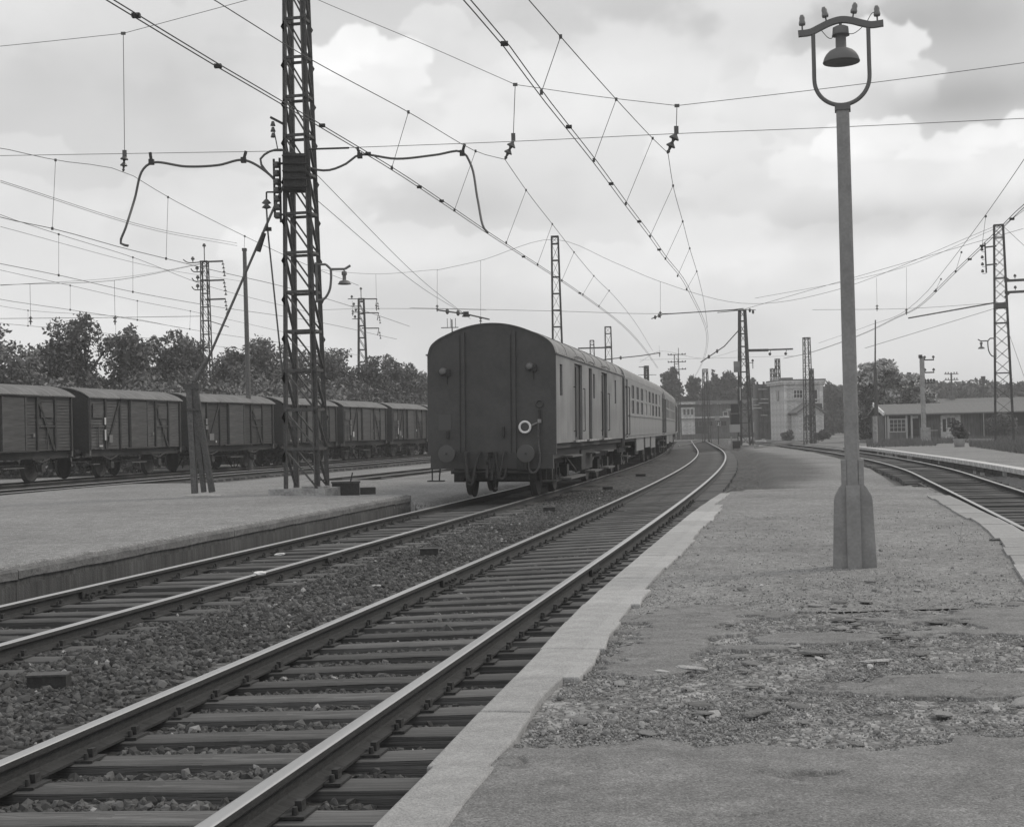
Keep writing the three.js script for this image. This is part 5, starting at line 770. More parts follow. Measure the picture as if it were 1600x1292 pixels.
  bracketLamp('bell lamp on a curved bracket at the mast near the right edge', at(1556, 540, 89.3), Math.PI, 1.12);
  // plain poles
  t = thing('wooden_pole', 'plain slim wooden pole standing left of the big mast, behind the stay rod', 'pole', stand(389, 640, 64, 0)[0]); part('pole', rod(X3(0, 0, 0), at(381.5, 389, 64).sub(t.position), .13, .09, 12), M.ironPale, t); part('pole_cap', bx(.2, .12, .2).translate(...at(381.5, 390, 64).sub(t.position).toArray()), M.iron, t);
  t = thing('utility_pole', 'concrete utility pole with four short cross arms in front of the shed', 'utility pole', stand(1441, 557, 100, .1)[0]); { const h = stand(1441, 557, 100, .1)[1]; part('pole', bx(.26, h, .3, 0, h / 2, 0), M.conc, t); part('foot_block', bx(.55, 1.1, .6, .12, .5, 0), M.conc, t); [[.1, 2], [1.0, 2], [1.75, 4], [2.75, 3]].forEach(([dy, n]) => { part('cross_arm', bx(.85, .09, .1, .42, h - dy - .15, 0), M.iron, t); for (let k = 0; k < n; k++) pin(t, .2 + .62 * k / Math.max(1, n - 1), h - dy - .12); }); part('pole_head', bx(.2, .25, .3, -.1, h, 0), M.iron, t); }
  t = thing('signal_post', 'tall slim dark post with a thin upper rod in front of the flowering tree', 'post', stand(1366, 500, 92, .1)[0]); { const h = stand(1366, 500, 92, .1)[1]; part('post', rod(X3(0, 0, 0), X3(0, h * .62, 0), .15, .11, 10), M.iron, t); part('upper_rod', rod(X3(0, h * .62, 0), X3(.1, h, 0), .055, .04, 8), M.iron, t); part('pedestal', rod(X3(-.12, 0, .1), X3(-.12, 1.9, .1), .17, .15, 10), M.conc, t); }
  for (const [label, px, py, d] of [['far telegraph pole with two arms of insulators above the woods at right', 1487, 582, 190], ['far telegraph pole rising behind the flowering tree', 1382, 562, 150]]) { const [p, h] = stand(px, py, d, 0), q = thing('telegraph_pole', label, 'telegraph pole', p); part('pole', rod(X3(0, 0, 0), X3(0, h, 0), .16, .12), M.iron, q); const one = px < 1400 ? [0, .6, 1.0] : [-.75, -.4, .4, .75]; for (const y of [.2, 1.0]) { part('cross_arm', bx(px < 1400 ? 1.1 : 1.9, .1, .1, px < 1400 ? .45 : 0, h - y, 0), M.iron, q); for (const x of one) pin(q, x, h - y); } }
  for (const [label, px, py] of [['far wooden pole at the edge of the woods, left of the right-hand mast', 1537, 591], ['short far pole top behind the flowering tree', 1421, 585]]) { const [p, h] = stand(px, py, 170, 0), q = thing('wooden_pole', label, 'pole', p); part('pole', rod(X3(0, 0, 0), X3(0, h, 0), .17, .13), M.iron, q); part('pole_cap', bx(.45, .5, .3, 0, h, 0), M.iron, q); }
  // signals and signs about the centre mast
  t = thing('signal_lamp_stack', 'dark signal boxes one above the other on a pale cabinet beside the centre mast', 'signal', stand(1149, 632, 104, -.1)[0]); { const Yc = (py) => at(1149, py, 104).y + .1, Xc = (px) => (px - 1149) / FOC * 104; part('upper_signal_box', bx(.50, .66, .4, Xc(1147.5), Yc(638.5), 0), M.black, t); part('lower_signal_box', bx(.60, .76, .5, Xc(1148), Yc(655), .0), M.black, t); part('cabinet', bx(.72, .56, .5, Xc(1147.5), Yc(669.3), 0), M.cream, t); part('cabinet_leg', [bx(.08, .9, .08, Xc(1141.2), .45, .1), bx(.08, .9, .08, Xc(1153.5), .45, .1)], M.cream, t); part('hood', bx(.3, .14, .5, Xc(1138), Yc(640), .1), M.cream, t); part('motor_box', bx(.5, .55, .5, Xc(1149), .3, .1), M.black, t); }
  { const cv = document.createElement('canvas'); cv.width = 128; cv.height = 128; const c = cv.getContext('2d'); c.fillStyle = '#3a3a3a'; c.fillRect(0, 0, 128, 128); c.fillStyle = '#9a9a9a'; c.fillRect(6, 6, 116, 116); c.fillStyle = '#303030'; c.fillRect(22, 16, 84, 96); c.fillStyle = '#e0e0e0'; c.font = 'bold 92px sans-serif'; c.textAlign = 'center'; c.textBaseline = 'middle'; c.fillText('2', 64, 68); const tx = new THREE.CanvasTexture(cv); tx.colorSpace = THREE.SRGBColorSpace;
    const d = 140, [p] = stand(1122, 650, d, -.2), s = thing('track_sign', 'small post with a grey plate above a dark panel bearing a pale figure two', 'sign', p), Y2 = (py) => at(1122, py, d).y + .2; part('post', bx(.1, Y2(650), .1, 0, Y2(650) / 2, 0), M.iron, s); part('upper_plate', bx(.46, .46, .05, -.08, Y2(653.4), .08), makeMat('plate_grey', .3), s); part('panel', bx(.62, .6, .05, .02, Y2(662), .08), M.black, s); const pl = shadow(new THREE.Mesh(new THREE.PlaneGeometry(.58, .56), new THREE.MeshStandardMaterial({ map: tx, roughness: .8 }))); pl.name = 'figure_face'; pl.position.set(.02, Y2(662), .109); s.add(pl); }
  { const f = thing('white_fence', 'row of short white stakes left of the centre mast foot', 'fence', at(1139, 691, 108)); for (const [px, h] of [[1128.5, .4], [1132.5, .4], [1137, .4], [1144, .36], [1150, .36]]) part('stake', bx(.12, h, .1).translate((px - 1139) / FOC * 108, 0, 0), M.cream, f); part('rail', bx(.55, .08, .06, -.3, .16, 0), M.cream, f); }
  for (const [label, px, py, w] of [['white flat slab lying beside the points right of the centre mast', 1189, 690, 1.0], ['pale flat slab just left of it among the rails', 1172, 685, .7], ['long pale slab further back among the rails', 1199, 678, 1.2]]) { const p = G(px, py, -.05), s = thing('concrete_slab', label, 'slab', p); part('slab', bx(w, .14, .9, 0, .06, 0), M.renderPale, s); part('slab_block', bx(w * .3, .16, .5, w * .3, .2, 0), M.conc, s); }
}
/* ------------------------------------------------------------------ buildings */
function windowPart(parent, x, y, z, w, h, nx, ny, m = M.glass, fr = M.renderPale) { const f = part('window', [bx(w + .16, .09, .1, x, y + h / 2 + .04, z), bx(w + .2, .09, .14, x, y - h / 2 - .04, z), bx(.09, h, .1, x - w / 2 - .04, y, z), bx(.09, h, .1, x + w / 2 + .04, y, z)], fr, parent); part('pane', bx(w, h, .03, x, y, z - .02), m, f); const bars = []; for (let k = 1; k < nx; k++) bars.push(bx(.045, h, .03, x - w / 2 + w * k / nx, y, z + .012)); for (let k = 1; k < ny; k++) bars.push(bx(w, .045, .03, x, y - h / 2 + h * k / ny, z + .014)); if (bars.length) part('glazing_bars', bars, fr, f); return f; }
{ // pale two-storey house with a gabled porch
  const d = 150, gy = -.15, m = d / FOC, base = at(1257, 691, d); base.y = gy; const t = thing('station_house', 'pale two-storey flat-roofed house with a gabled porch beyond the tracks', 'house', base, .12), X = (px) => (px - 1257) * m, Y = (py) => at(1257, py, d).y - gy, W = X(1288) - X(1227), top = Y(600), cx = (X(1288) + X(1227)) / 2;
  part('wall', [bx(W, top, 5, cx, top / 2, -2.5)], M.render, t); part('quoin', bx(.36, top, .12, X(1286.5), top / 2, .03), M.renderPale, t); part('quoin', bx(.3, top, .1, X(1228.5), top / 2, .03), M.renderPale, t); part('string_course', bx(W + .1, .12, .12, cx, Y(624.5), .04), M.render, t); part('string_course', bx(W + .1, .12, .12, cx, Y(606), .04), M.render, t);
  part('cornice', [bx(W + .6, .2, 5.5, cx, top + .1, -2.5), bx(W + .9, .14, 5.8, cx, top + .28, -2.5)], M.renderPale, t); part('roof', [bx(W + .7, .2, 5.6, cx, top + .43, -2.5), bx(1.2, .35, 1, X(1240), top + .6, -2)], M.roofTile, t);
  windowPart(t, X(1249), Y(615.4), .03, X(1255.6) - X(1242), Y(609.6) - Y(621.4), 3, 2); windowPart(t, X(1277.5), Y(619), .03, .32, 1.3, 1, 1);
  part('balcony', [bx(.9, .4, .7, X(1277.5), Y(634), .35), bx(1.0, .08, .8, X(1277.5), Y(638), .35)], M.iron, t); part('canopy', beam(X3(X(1270), Y(639), .3), X3(X(1283), Y(643), .5), .12, .9), M.iron, t); part('door', bx(.55, 1.9, .06, X(1279), Y(675), .04), M.render, t); part('drain_pipe', rod(X3(X(1274), 0, .1), X3(X(1274), top, .1), .05), M.iron, t);
  const px0 = X(1236.5), px1 = X(1277), pk = X(1256.5), ev = Y(643.5), ap = Y(631.5); part('porch_wall', extr([[px0, 0], [px1, 0], [px1, ev], [pk, ap], [px0, ev]], 2.2).translate(0, 0, .06), M.render, t);
  part('porch_roof', [beam(X3(X(1232), Y(646), 1.3), X3(pk + .05, Y(630), 1.3), 2.6, .16), beam(X3(X(1281.5), Y(646), 1.3), X3(pk - .05, Y(630), 1.3), 2.6, .16)], M.roofTile, t);
  const ad = part('arched_window', (() => { const s = new THREE.Shape(); s.moveTo(X(1247), Y(672)); s.lineTo(X(1264.5), Y(672)); s.lineTo(X(1264.5), Y(652)); s.absellipse(pk - .05, Y(652), (X(1264.5) - X(1247)) / 2, .25, 0, Math.PI); return new THREE.ExtrudeGeometry(s, { depth: .04, bevelEnabled: false }).translate(0, 0, 2.25); })(), M.renderDark, t); part('glazing_bars', [...[1, 2, 3].map(k => bx(.05, 1.3, .03, X(1247 + 17.5 * k / 4), Y(662), 2.31)), bx(1.2, .05, .03, pk, Y(659), 2.31), bx(1.2, .05, .03, pk, Y(666), 2.31)], M.renderPale, ad);
  part('side_window', bx(.06, 1.1, .7, X(1227) - .02, Y(617), -2.2), M.glass, t);
  const bs = mulberry(6); for (const [label, px, w] of [['dark bush at the left foot of the pale house', 1234, 1.6], ['dark bush at the right foot of the pale house', 1285, 1.4]]) shrub(label, G(px, 690, -.1), w, 1.2, LEAF.dark, px);
}
{ // scaffold-like stacked racks left of the house
  const d = 165, t = thing('timber_rack', 'dark stacked timber racks with pale ends between the centre mast and the pale house', 'timber rack', at(1205, 690, d)); t.position.y = -.2; const m = d / FOC, X = (px) => (px - 1205) * m, Y = (py) => at(1205, py, d).y + .2;
  part('back_boards', bx(X(1226) - X(1184), Y(600), 2, (X(1226) + X(1184)) / 2, Y(600) / 2, -1.2), M.renderDark, t); for (const px of [1186, 1196, 1206, 1216, 1225]) part('rack_post', bx(.2, Y(596), .2, X(px), Y(596) / 2, 0), M.iron, t);
  for (const [y, a, b, p] of [[608, 1187, 1201, 1], [613, 1210, 1226, 1], [623.5, 1175, 1186, 1], [623.3, 1191, 1202, 1], [629.5, 1187, 1202, 1], [632, 1175, 1188, 1], [637, 1173, 1191, 2], [648.5, 1190, 1200, 1], [660, 1186, 1226, 0], [641, 1190, 1226, 0]]) part('shelf_board', bx(X(b) - X(a), .12, .3, (X(a) + X(b)) / 2, Y(y), .12), p ? (p > 1 ? M.cream : M.conc) : M.iron, t);
}
{ // low long building ahead, under the pines
  const d = 195, t = thing('low_building', 'low dark building with pale cornice bands below the pines, ahead of the train', 'building', at(1105, 690, d)); t.position.y = -.3; const m = d / FOC, X = (px) => (px - 1105) * m, Y = (py) => at(1105, py, d).y + .3;
  part('wall', bx(X(1180) - X(1058), Y(632), 6, (X(1180) + X(1058)) / 2, Y(632) / 2, -3), M.renderDark, t); part('bay_wall', bx(X(1086) - X(1064), Y(636), 1, (X(1086) + X(1064)) / 2, Y(636) / 2, .1), M.render, t); part('cornice', bx(X(1087) - X(1062), .3, 1.6, (X(1087) + X(1062)) / 2, Y(629.5), .1), M.render, t); part('roof', [bx(X(1182) - X(1060), .5, 7, (X(1182) + X(1060)) / 2, Y(629), -3)], M.roofTile, t);
  part('ledge', bx(X(1086) - X(1064), .25, .5, (X(1086) + X(1064)) / 2, Y(651.5), .7), M.renderPale, t); part('lower_ledge', bx(X(1140) - X(1086), .2, .4, (X(1140) + X(1086)) / 2, Y(652), .2), M.render, t);
  for (const px of [1070, 1076, 1082]) windowPart(t, X(px), Y(643), .66, .34, .8, 1, 1, M.renderDark, M.render); for (const px of [1084, 1097, 1110, 1132]) windowPart(t, X(px), Y(662), .06, .7, .6, 2, 1, M.glass, M.renderDark); windowPart(t, X(1135), Y(647), .06, .55, .5, 1, 1, M.glass, M.render); part('dark_opening', bx(1.6, 1.6, .05, X(1097), Y(668), .05), M.black, t);
  part('pale_lights', [1095, 1108, 1112, 1122, 1126].map(px => bx(.16, .14, .06, X(px), Y(631.5), .55)), M.cream, t); part('base_wall', bx(X(1140) - X(1064), .9, .4, (X(1140) + X(1064)) / 2, .5, .9), M.renderDark, t);
}
{ // low sheds on the right
  const d = 116, t = thing('shed', 'long low shed with a pale veranda frame and tiled roof on the far platform', 'shed', at(1500, 683, d), .0); t.position.y = .1; const m = d / FOC, X = (px) => (px - 1500) * m, Y = (py, px = 1500) => at(px, py, d).y - .1;
  part('wall', [bx(X(1660) - X(1384), Y(646), 4, (X(1660) + X(1384)) / 2, Y(646) / 2, -2.3)], M.renderDark, t);
  part('pale_wall', bx(X(1503) - X(1472), Y(646.5) - .1, .2, (X(1503) + X(1472)) / 2, Y(647) / 2, -.22), M.render, t);
  const rz = -2.3, e = .55; part('roof', [extr([[e, Y(644.5)], [rz, Y(628.5)], [rz * 2 - e, Y(644.5)], [rz * 2 - e, Y(646.5)], [rz, Y(631)], [e, Y(646.5)]], X(1665) - X(1381)).rotateY(-Math.PI / 2).scale(-1, 1, 1).scale(-1, 1, 1).translate(X(1665), 0, 0)], M.roofTile, t); 
  part('gable_board', [beam(X3(X(1379.5), Y(644), e + .05), X3(X(1377.5), Y(628), rz), .12, .3)], M.white, t);
  for (const px of [1387.5, 1416, 1424]) part('veranda_post', bx(.14, Y(647), .14, X(px), Y(647) / 2, .3), M.cream, t); for (const px of [1383, 1536]) part('drain_pipe', rod(X3(X(px), 0, .4), X3(X(px), Y(646), .4), .045), M.cream, t);
  windowPart(t, X(1402), Y(662.5), .3, X(1414) - X(1390), Y(653.5) - Y(671.5), 4, 3, M.glass, M.cream); part('parapet', bx(X(1416) - X(1388), Y(673) , .1, (X(1416) + X(1388)) / 2, Y(673) / 2, .3), M.renderDark, t);
  windowPart(t, X(1488), Y(660), -.1, X(1494) - X(1481), Y(652.5) - Y(668), 2, 1, M.glass, M.render); part('door', bx(.26, 1.05, .06, X(1477.5), Y(664), -.1), M.black, t); part('dark_doorway', bx(.9, 1.5, .05, X(1430), Y(665), -.28), M.black, t); part('sign_plate', bx(.55, .22, .05, X(1430), Y(650), .2), M.conc, t); part('bench', bx(.8, .06, .3, X(1457), Y(671.5), .2), M.cream, t); part('dark_doorway', bx(1.6, 1.3, .05, X(1598), Y(655), -.28), M.black, t); windowPart(t, X(1455), Y(660), -.28, .9, .8, 2, 1, M.renderDark, M.renderDark);
  const u = thing('rear_shed', 'higher tiled roof of a second shed behind the long low shed', 'shed', at(1560, 683, 132)); u.position.y = .1; const m2 = 132 / FOC, X2 = (px) => (px - 1560) * m2, Y2 = (py) => at(1560, py, 132).y - .1; part('wall', bx(X2(1690) - X2(1466), Y2(640), 4, (X2(1690) + X2(1466)) / 2, Y2(640) / 2, -2), M.renderDark, u); part('roof', extr([[.6, Y2(641)], [-2, Y2(620.5)], [-4.6, Y2(641)]], X2(1695) - X2(1463)).rotateY(-Math.PI / 2).translate(X2(1695), 0, 0), M.roofTile, u); part('chimney', bx(.5, .7, .5, X2(1500), Y2(621), -2), M.roofTile, u);
  const k = thing('small_hut', 'small white hut with dark window left of the flowering tree', 'hut', at(1356, 680, 128)); k.position.y = 0; const Y3 = (py) => at(1356, py, 128).y; part('wall', bx(1.5, Y3(654), 1.5, 0, Y3(654) / 2, -.8), M.render, k); part('roof', bx(1.8, .15, 1.9, 0, Y3(654) + .07, -.8), M.roofTile, k); windowPart(k, .25, Y3(664), 0, .4, .7, 1, 2, M.glass, M.white); part('post', bx(.14, Y3(653), .14, .75, Y3(653) / 2, .2), M.cream, k);
}
/* ------------------------------------------------------------------ trees */
function leafCloud(blobs, n, size, rnd, tones) {               // many small leaf faces scattered in clumps
  const P = [], Nn = [], Cc = [], tot = blobs.reduce((s, b) => s + b[3] * b[4] * b[3], 0);
  for (const [cx, cy, cz, rx, ry] of blobs) {
    const k = Math.round(n * rx * ry * rx / tot), bt = 1; rnd();
    for (let i = 0; i < k; i++) {
      const th = rnd() * 6.283, cp = rnd() * 2 - 1, sp = Math.sqrt(1 - cp * cp), r = Math.pow(rnd(), .42) * (1 + .18 * (rnd() - .5)), x = cx + Math.cos(th) * sp * r * rx, y = cy + cp * r * ry, z = cz + Math.sin(th) * sp * r * rx;
      if (y < .15) continue;
      const s = size * lerp(.55, 1.35, rnd()), a = new THREE.Vector3(rnd() - .5, rnd() - .5, rnd() - .5).normalize(), b = new THREE.Vector3(rnd() - .5, rnd() - .5, rnd() - .5).cross(a).normalize(), t = tones(rnd, r) * bt;
      const p0 = [x - a.x * s, y - a.y * s, z - a.z * s], p1 = [x + b.x * s * .5, y + b.y * s * .5, z + b.z * s * .5], p2 = [x + a.x * s, y + a.y * s, z + a.z * s], p3 = [x - b.x * s * .5, y - b.y * s * .5, z - b.z * s * .5];
      P.push(...p0, ...p1, ...p2, ...p0, ...p2, ...p3); for (let q = 0; q < 6; q++) Cc.push(t, t, t);
    }
  }
  const g = new THREE.BufferGeometry(); g.setAttribute('position', new THREE.Float32BufferAttribute(P, 3)); g.setAttribute('color', new THREE.Float32BufferAttribute(Cc, 3)); g.computeVertexNormals(); return g;
}
function leafTone(r) { return lerp(.82, 1.2, r()); }
function tree(label, pos, h, w, mat, seed, o = {}) {
  const rnd = mulberry(seed), t = thing(o.name || 'broadleaf_tree', label, o.cat || 'tree', pos, 0, o.group), blobs = [], limbs = [];
  const tr = .022 * h + .06, nB = o.blobs || 15, low = o.low ?? .06, trunkTop = X3((rnd() - .5) * .1 * h, h * .72, (rnd() - .5) * .1 * h);
  for (let i = 0; i < nB; i++) {
    const f = (i + .5) / nB, y = lerp(low, .90, f) * h, prof = o.pine ? lerp(1, .25, Math.pow(f, .8)) : Math.pow(Math.sin(Math.PI * clamp(lerp(.3, .92, f))), .5), a = rnd() * 6.283 + i * 2.4, rad = w / 2 * prof * lerp(.15, .62, rnd()), r = Math.min(w * lerp(.20, .30, rnd()) * lerp(1.1, .62, f), h * .26);
    const c = X3(Math.cos(a) * rad, y, Math.sin(a) * rad); blobs.push([c.x, c.y, c.z, r, r * lerp(.7, .95, rnd())]); if (y > h * .2) limbs.push([X3(0, y * .62, 0).lerp(trunkTop, y * .45 / h), c]);
  }
  for (let i = 0; i < nB; i++) for (let k = 0; k < 2; k++) { const b = blobs[i], a = rnd() * 6.28, q = lerp(.8, 1.0, rnd()); blobs.push([b[0] + Math.cos(a) * b[3] * q, b[1] + (rnd() - .15) * b[4] * 1.1, b[2] + Math.sin(a) * b[3] * q, b[3] * .42, b[4] * .42]); }
  blobs.push([trunkTop.x, h * .94, trunkTop.z, w * .09, h * .06]);
  const tk = part('trunk', tube([X3(0, -.2, 0), X3(trunkTop.x * .2, h * .25, trunkTop.z * .3), X3(trunkTop.x * .7, h * .5, trunkTop.z * .6), trunkTop], tr, 10, 7), M.bark, t); part('limbs', limbs.map(([a, b]) => rod(a, b, tr * .45, tr * .14, 5)), M.bark, tk);
  const g = leafCloud(blobs, (o.leaves || 5200) * (o.pine ? 2.2 : 3.6), (o.leaf || .26) * (o.pine ? .6 : .5), rnd, leafTone), m = shadow(new THREE.Mesh(boxUV(g), mat)); m.name = 'crown'; t.add(m);
  if (o.bloom) { const bl = []; for (let k = 0; k < 380; k++) { const b = blobs[Math.floor(rnd() * blobs.length)], a = rnd() * 6.28, e = lerp(-.5, 1.4, rnd()), q = b[3] * 1.25; bl.push([b[0] + Math.cos(a) * Math.cos(e) * q, b[1] + Math.sin(e) * b[4] * 1.02, b[2] + Math.sin(a) * Math.cos(e) * q, lerp(.25, .6, rnd()), lerp(.16, .36, rnd())]); } const q = leafCloud(bl, o.bloom * 6, .19, rnd, (r) => lerp(.6, 1, r())); const fm = shadow(new THREE.Mesh(boxUV(q), BLOOM)); fm.name = 'blossom'; t.add(fm); }
  return t;
}
function shrub(label, pos, w, h, mat, seed, group) { const rnd = mulberry(seed), bl = []; for (let i = 0; i < 7; i++) bl.push([(rnd() - .5) * w * .8, h * lerp(.2, .75, rnd()), (rnd() - .5) * w * .6, w * lerp(.18, .3, rnd()), h * lerp(.2, .34, rnd())]); const t = thing('shrub', label, 'shrub', pos, 0, group); part('stem', [0, 1, 2].map(k => rod(X3(0, -.1, 0), X3((k - 1) * w * .25, h * .6, .1 * k), .03, .015, 5)), M.bark, t); const m = shadow(new THREE.Mesh(boxUV(leafCloud(bl, w > 4 ? 5200 : 1800, .085 + .008 * w, rnd, leafTone)), mat)); m.name = 'foliage'; t.add(m); return t; }
{
  const rowT = (px, py, d, wpx, mat, label, seed, o = {}) => { const p = at(px, py, d), h = p.y + .1; p.y = -.1; return tree(label, p, h, wpx * 1.55 / FOC * d, mat, seed, { group: 'trees behind the goods wagons', ...o }); };
  rowT(-10, 505, 72, 150, LEAF.mid, 'rounded tree cut by the left edge behind the first wagon', 401, { leaves: 7000 });
  rowT(58, 538, 80, 110, LEAF.dark, 'lower dark tree between the edge tree and the tallest tree at left', 402);
  rowT(128, 487, 76, 120, LEAF.dark, 'tallest dark tree of the left row, above the second wagon', 403, { leaves: 7500, blobs: 18 });
  rowT(205, 515, 78, 100, LEAF.mid, 'tree just right of the tallest one with feathery top', 404, { leaves: 6000 });
  rowT(262, 512, 80, 100, LEAF.mid, 'feathery tree left of the far power mast', 405, { leaves: 6500 });
  rowT(300, 535, 86, 90, LEAF.dark, 'dark tree right behind the far power mast', 406);
  rowT(352, 540, 90, 90, LEAF.dark, 'dark tree between the power mast and the wooden pole', 407);
  rowT(402, 522, 90, 100, LEAF.mid, 'broad tree directly left of the big lattice mast', 408, { leaves: 6500 });
  rowT(452, 545, 94, 85, LEAF.dark, 'tree seen through the big lattice mast', 409);
  rowT(520, 543, 98, 95, LEAF.mid, 'tree at the right of the big mast beneath the bracket lamp', 410, { leaves: 6000 });
  rowT(575, 558, 100, 85, LEAF.dark, 'tree beneath the thin far power mast', 411);
  rowT(612, 552, 104, 75, LEAF.mid, 'tree left of the tail of the train with an upright top', 412, { leaves: 5500 });
  rowT(655, 590, 112, 80, LEAF.dark, 'low dark tree touching the tail of the train', 413);
  const sh = mulberry(19), where = ['behind the first wagon', 'behind the second wagon', 'behind the third wagon', 'behind the fourth wagon', 'behind the fifth wagon', 'behind the last wagons', 'beneath the tallest tree', 'beneath the feathery tree', 'beneath the broad tree', 'beside the tail of the train', 'at the left edge'];
  [[40, 66], [150, 66], [270, 70], [365, 74], [450, 80], [560, 88], [110, 70], [215, 70], [400, 78], [640, 100], [-20, 64]].forEach(([px, d], k) => { const p = at(px, 700, d); p.y = -.1; shrub(`dark leafy undergrowth shrub ${where[k]}`, p, 6.5, 4.1 + sh(), k % 2 ? LEAF.dark : LEAF.pale, 500 + k, 'undergrowth behind the goods wagons'); });
  // pines ahead
  const pine = (px, py, d, wpx, label, seed, o = {}) => { const p = at(px, py, d), h = p.y + .3; p.y = -.3; return tree(label, p, h, wpx * 1.15 / FOC * d, LEAF.pine, seed, { name: 'pine_tree', pine: 1, leaf: .5, leaves: 3800, low: .18, group: 'pines beyond the tracks ahead', ...o }); };
  [[1010, 600, 215, 60, 'dark pine just above the roofs of the far coaches'], [1047, 573, 210, 62, 'tallest dark pine above the bend of the train'], [1082, 586, 215, 52, 'dark pine right of the far power mast'], [1108, 592, 220, 44, 'dark pine behind the mast before the low building'], [1118, 575, 225, 26, 'thin wispy pine with open crown against the sky'], [1140, 578, 212, 62, 'broad dark pine left of the centre mast'], [1172, 590, 215, 46, 'dark pine right of the centre mast'], [1200, 594, 215, 50, 'dark pine behind the timber racks'], [1232, 600, 230, 50, 'dark pine top behind the pale house'], [1300, 596, 215, 48, 'dark pine right of the pale house'], [1328, 586, 215, 44, 'dark pine directly left of the lamp post'], [1352, 596, 225, 44, 'dark pine right behind the lamp post']].forEach(([a, b, c, e, l], k) => pine(a, b, c, e, l, 600 + k, k === 4 ? { leaves: 900, low: .5 } : {}));
  const fl = at(1380, 566, 124); const fh = fl.y; fl.y = 0; tree('big flowering tree with pale blossom beside the low shed', fl, fh, 118 / FOC * 124, LEAF.bloom, 701, { name: 'flowering_tree', cat: 'tree', leaves: 6500, leaf: .28, bloom: 2600, blobs: 18 });
  const f2 = at(1428, 588, 128); const g2 = f2.y; f2.y = 0; tree('lower flowering tree behind the utility pole', f2, g2, 86 / FOC * 128, LEAF.bloom, 702, { name: 'flowering_tree', leaves: 5000, leaf: .26, bloom: 2000 });
  shrub('dark shrub before the shed left of the right-hand mast', G(1532, 683, .1), 3.2, 2.7, LEAF.dark, 721); shrub('dark shrub at the foot of the right-hand mast', G(1570, 684, .1), 2.6, 2.2, LEAF.dark, 722); shrub('low dark shrub by the bench of the shed', G(1470, 684, .1), 3.0, 1.0, LEAF.dark, 723);
  // far wood on the horizon
  const rnd = mulberry(88), bl = []; for (let px = 1395; px < 1720; px += 5) { const d = 235 + 25 * rnd(), p = at(px, 598 + 10 * perlin.noise(px * .05, 1, 2) - 8 * rnd(), d), r = 3; bl.push([p.x, p.y - r, p.z, r, r * .9], [p.x, (p.y - r) * .45, p.z, 4, 4]); }
  for (let px = -60; px < 700; px += 16) { const d = 150 + 20 * rnd(), p = at(px, 590 + 12 * rnd(), d); bl.push([p.x, p.y - 2.5, p.z, 3.2, 3], [p.x, 1.6, p.z, 3.6, 2.5]); } for (let px = 1150; px < 1440; px += 9) { const d = 250, p = at(px, 606 - 8 * rnd(), d); bl.push([p.x, p.y - 3, p.z, 3.4, 3], [p.x, 2, p.z, 4, 3]); }
  const w = shadow(new THREE.Mesh(boxUV(leafCloud(bl, 110000, .5, rnd, leafTone)), LEAF.pine)); w.name = 'distant_woods'; scene.add(w); tag(w, 'dark distant woods along the horizon behind the sheds and the yard', 'woods', null, 'stuff');
}
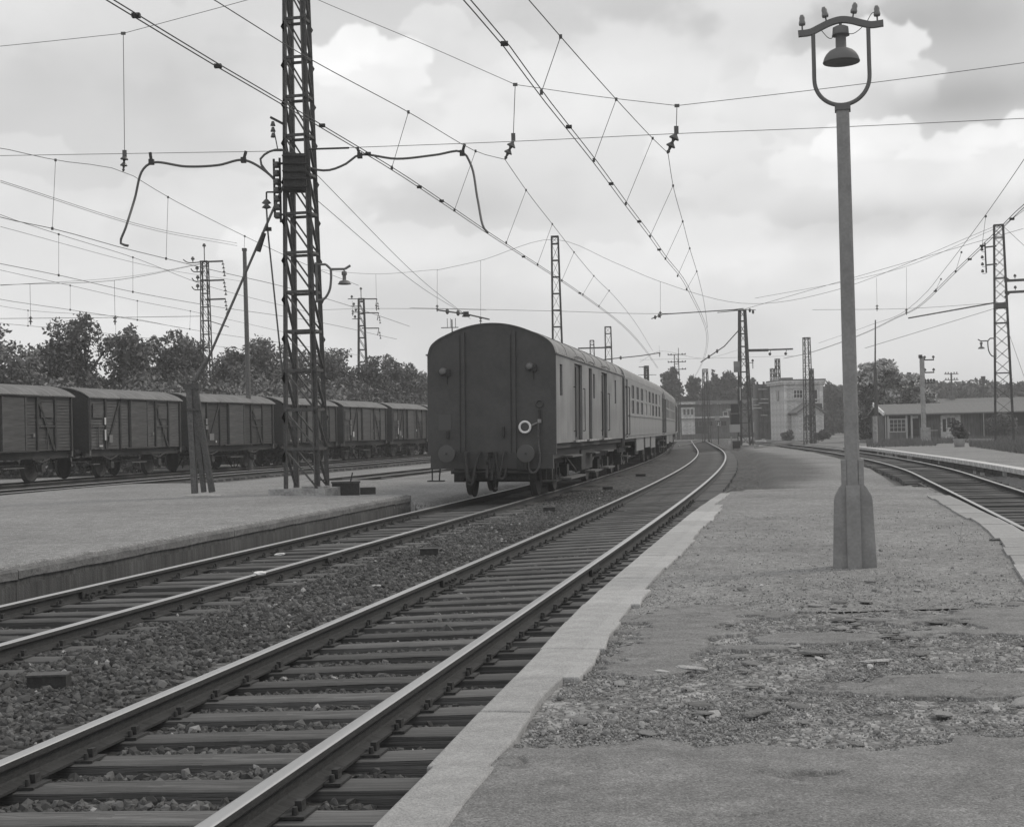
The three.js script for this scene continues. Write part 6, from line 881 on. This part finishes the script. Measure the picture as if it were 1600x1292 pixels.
/* ------------------------------------------------------------------ small things */
{
  const blk = (px0, px1, py0, py1, y, label) => { const a = G(px0, py1, y), b = G(px1, py1, y), w = a.distanceTo(b), k = -a.z / FOC, t = thing('marker_block', label, 'iron block', a.clone().lerp(b, .5), .03, 'dark blocks set between the two main tracks'); part('block', new THREE.BoxGeometry(w, (py1 - py0) * k + .06, .12).translate(0, (py1 - py0) * k / 2 - .03, -.06), M.black, t); part('top_lip', bx(w + .012, .012, .14, 0, (py1 - py0) * k + .004, -.06), M.iron, t); };
  blk(43, 101, 1057, 1084, -.13, 'dark iron block between the tracks, nearest to the left edge'); blk(657, 684, 858, 872, -.13, 'dark iron block in the ballast midway, below the platform end'); blk(850, 867, 793, 803, -.13, 'dark iron block in the ballast in front of the luggage van'); blk(943, 957, 761, 768, -.13, 'dark iron block in the ballast beside the first coach'); blk(995, 1008, 741, 746, -.13, 'farthest small dark block in the ballast beside the coaches');
  const stone = (px, py, y, r, flat, dx, label, m = M.white) => { const p = G(px, py, y), o = part('white_stone', lump(r, flat, px * .7, dx), m, scene); o.position.copy(p); o.position.y += r * flat * .3; o.rotation.y = px; tag(o, label, 'stone', 'pale stones on the tracks'); };
  stone(406, 897, .03, .062, .5, 1.15, 'bright white stone lying on the rail joint of the train track'); stone(437, 867, -.13, .05, .5, 1.5, 'pale stone between the rails of the train track'); stone(590, 917, -.1, .05, .45, 1.7, 'pale flat stone in the ballast between the two main tracks', M.cream);
  stone(401, 1199, -.13, .024, .9, 1, 'small white stone by a sleeper of the nearest track', M.cream); stone(324, 1245, -.15, .026, .9, 1, 'white pebble between sleepers nearest the camera', M.cream); stone(679, 1113, -.2, .03, .8, 1, 'pale stone between the near right rail and the edge stones', M.conc); stone(715, 1091, -.2, .05, .5, 1.7, 'pale split stone near the edge stones', M.conc); stone(610, 1027, -.15, .035, .5, 1.6, 'pale flat stone among the sleepers under the near rail', M.conc);
  const pot = thing('flower_tub', 'white flower tub with a leafy plant on the far platform', 'flower tub', G(1500, 698, .1)); part('tub', lathe([[0, 0], [.26, 0], [.31, .36], [.34, .38], [.34, .44], [.29, .44], [.27, .35], [0, .35]], 20), M.cream, pot); const pr = mulberry(3), pm = shadow(new THREE.Mesh(boxUV(leafCloud([[0, .85, 0, .5, .4], [-.2, 1.2, 0, .3, .3], [.2, .7, .1, .35, .3]], 420, .12, pr, (r) => lerp(.7, 1, r()))), LEAF.bloom)); pm.name = 'plant'; pot.add(pm);
  for (const [label, a, b] of [['white kerb strip right of the flower tub', [1512, 690.5], [1553, 690.5]], ['pale low bench slab behind the flower tub', [1516, 680], [1527, 679]]]) { const p = G(...a, .1), q = G(...b, .1), t = thing('kerb_strip', label, 'kerb', p); part('strip', beam(X3(0, .1, 0), q.sub(p).add(X3(0, .1, 0)), .25, .2), M.cream, t); }
  const wd = thing('dry_weed', 'pale dry weed standing near the right edge stones', 'weed', G(1501, 848, .1)); part('stalk', [tube([X3(0, 0, 0), X3(.01, .1, 0), X3(.03, .22, .01)], .004), tube([X3(0, 0, 0), X3(-.02, .07, 0), X3(-.05, .12, 0)], .004), tube([X3(0, .02, 0), X3(.03, .08, 0), X3(.06, .1, .02)], .004)], M.cream, wd); part('seed_head', [X3(.03, .23, .01), X3(-.05, .12, 0), X3(-.01, .03, .01)].map(p => new THREE.SphereGeometry(.013, 6, 5).translate(p.x, p.y, p.z)), M.cream, wd);
}
renderer.render(scene, camera);
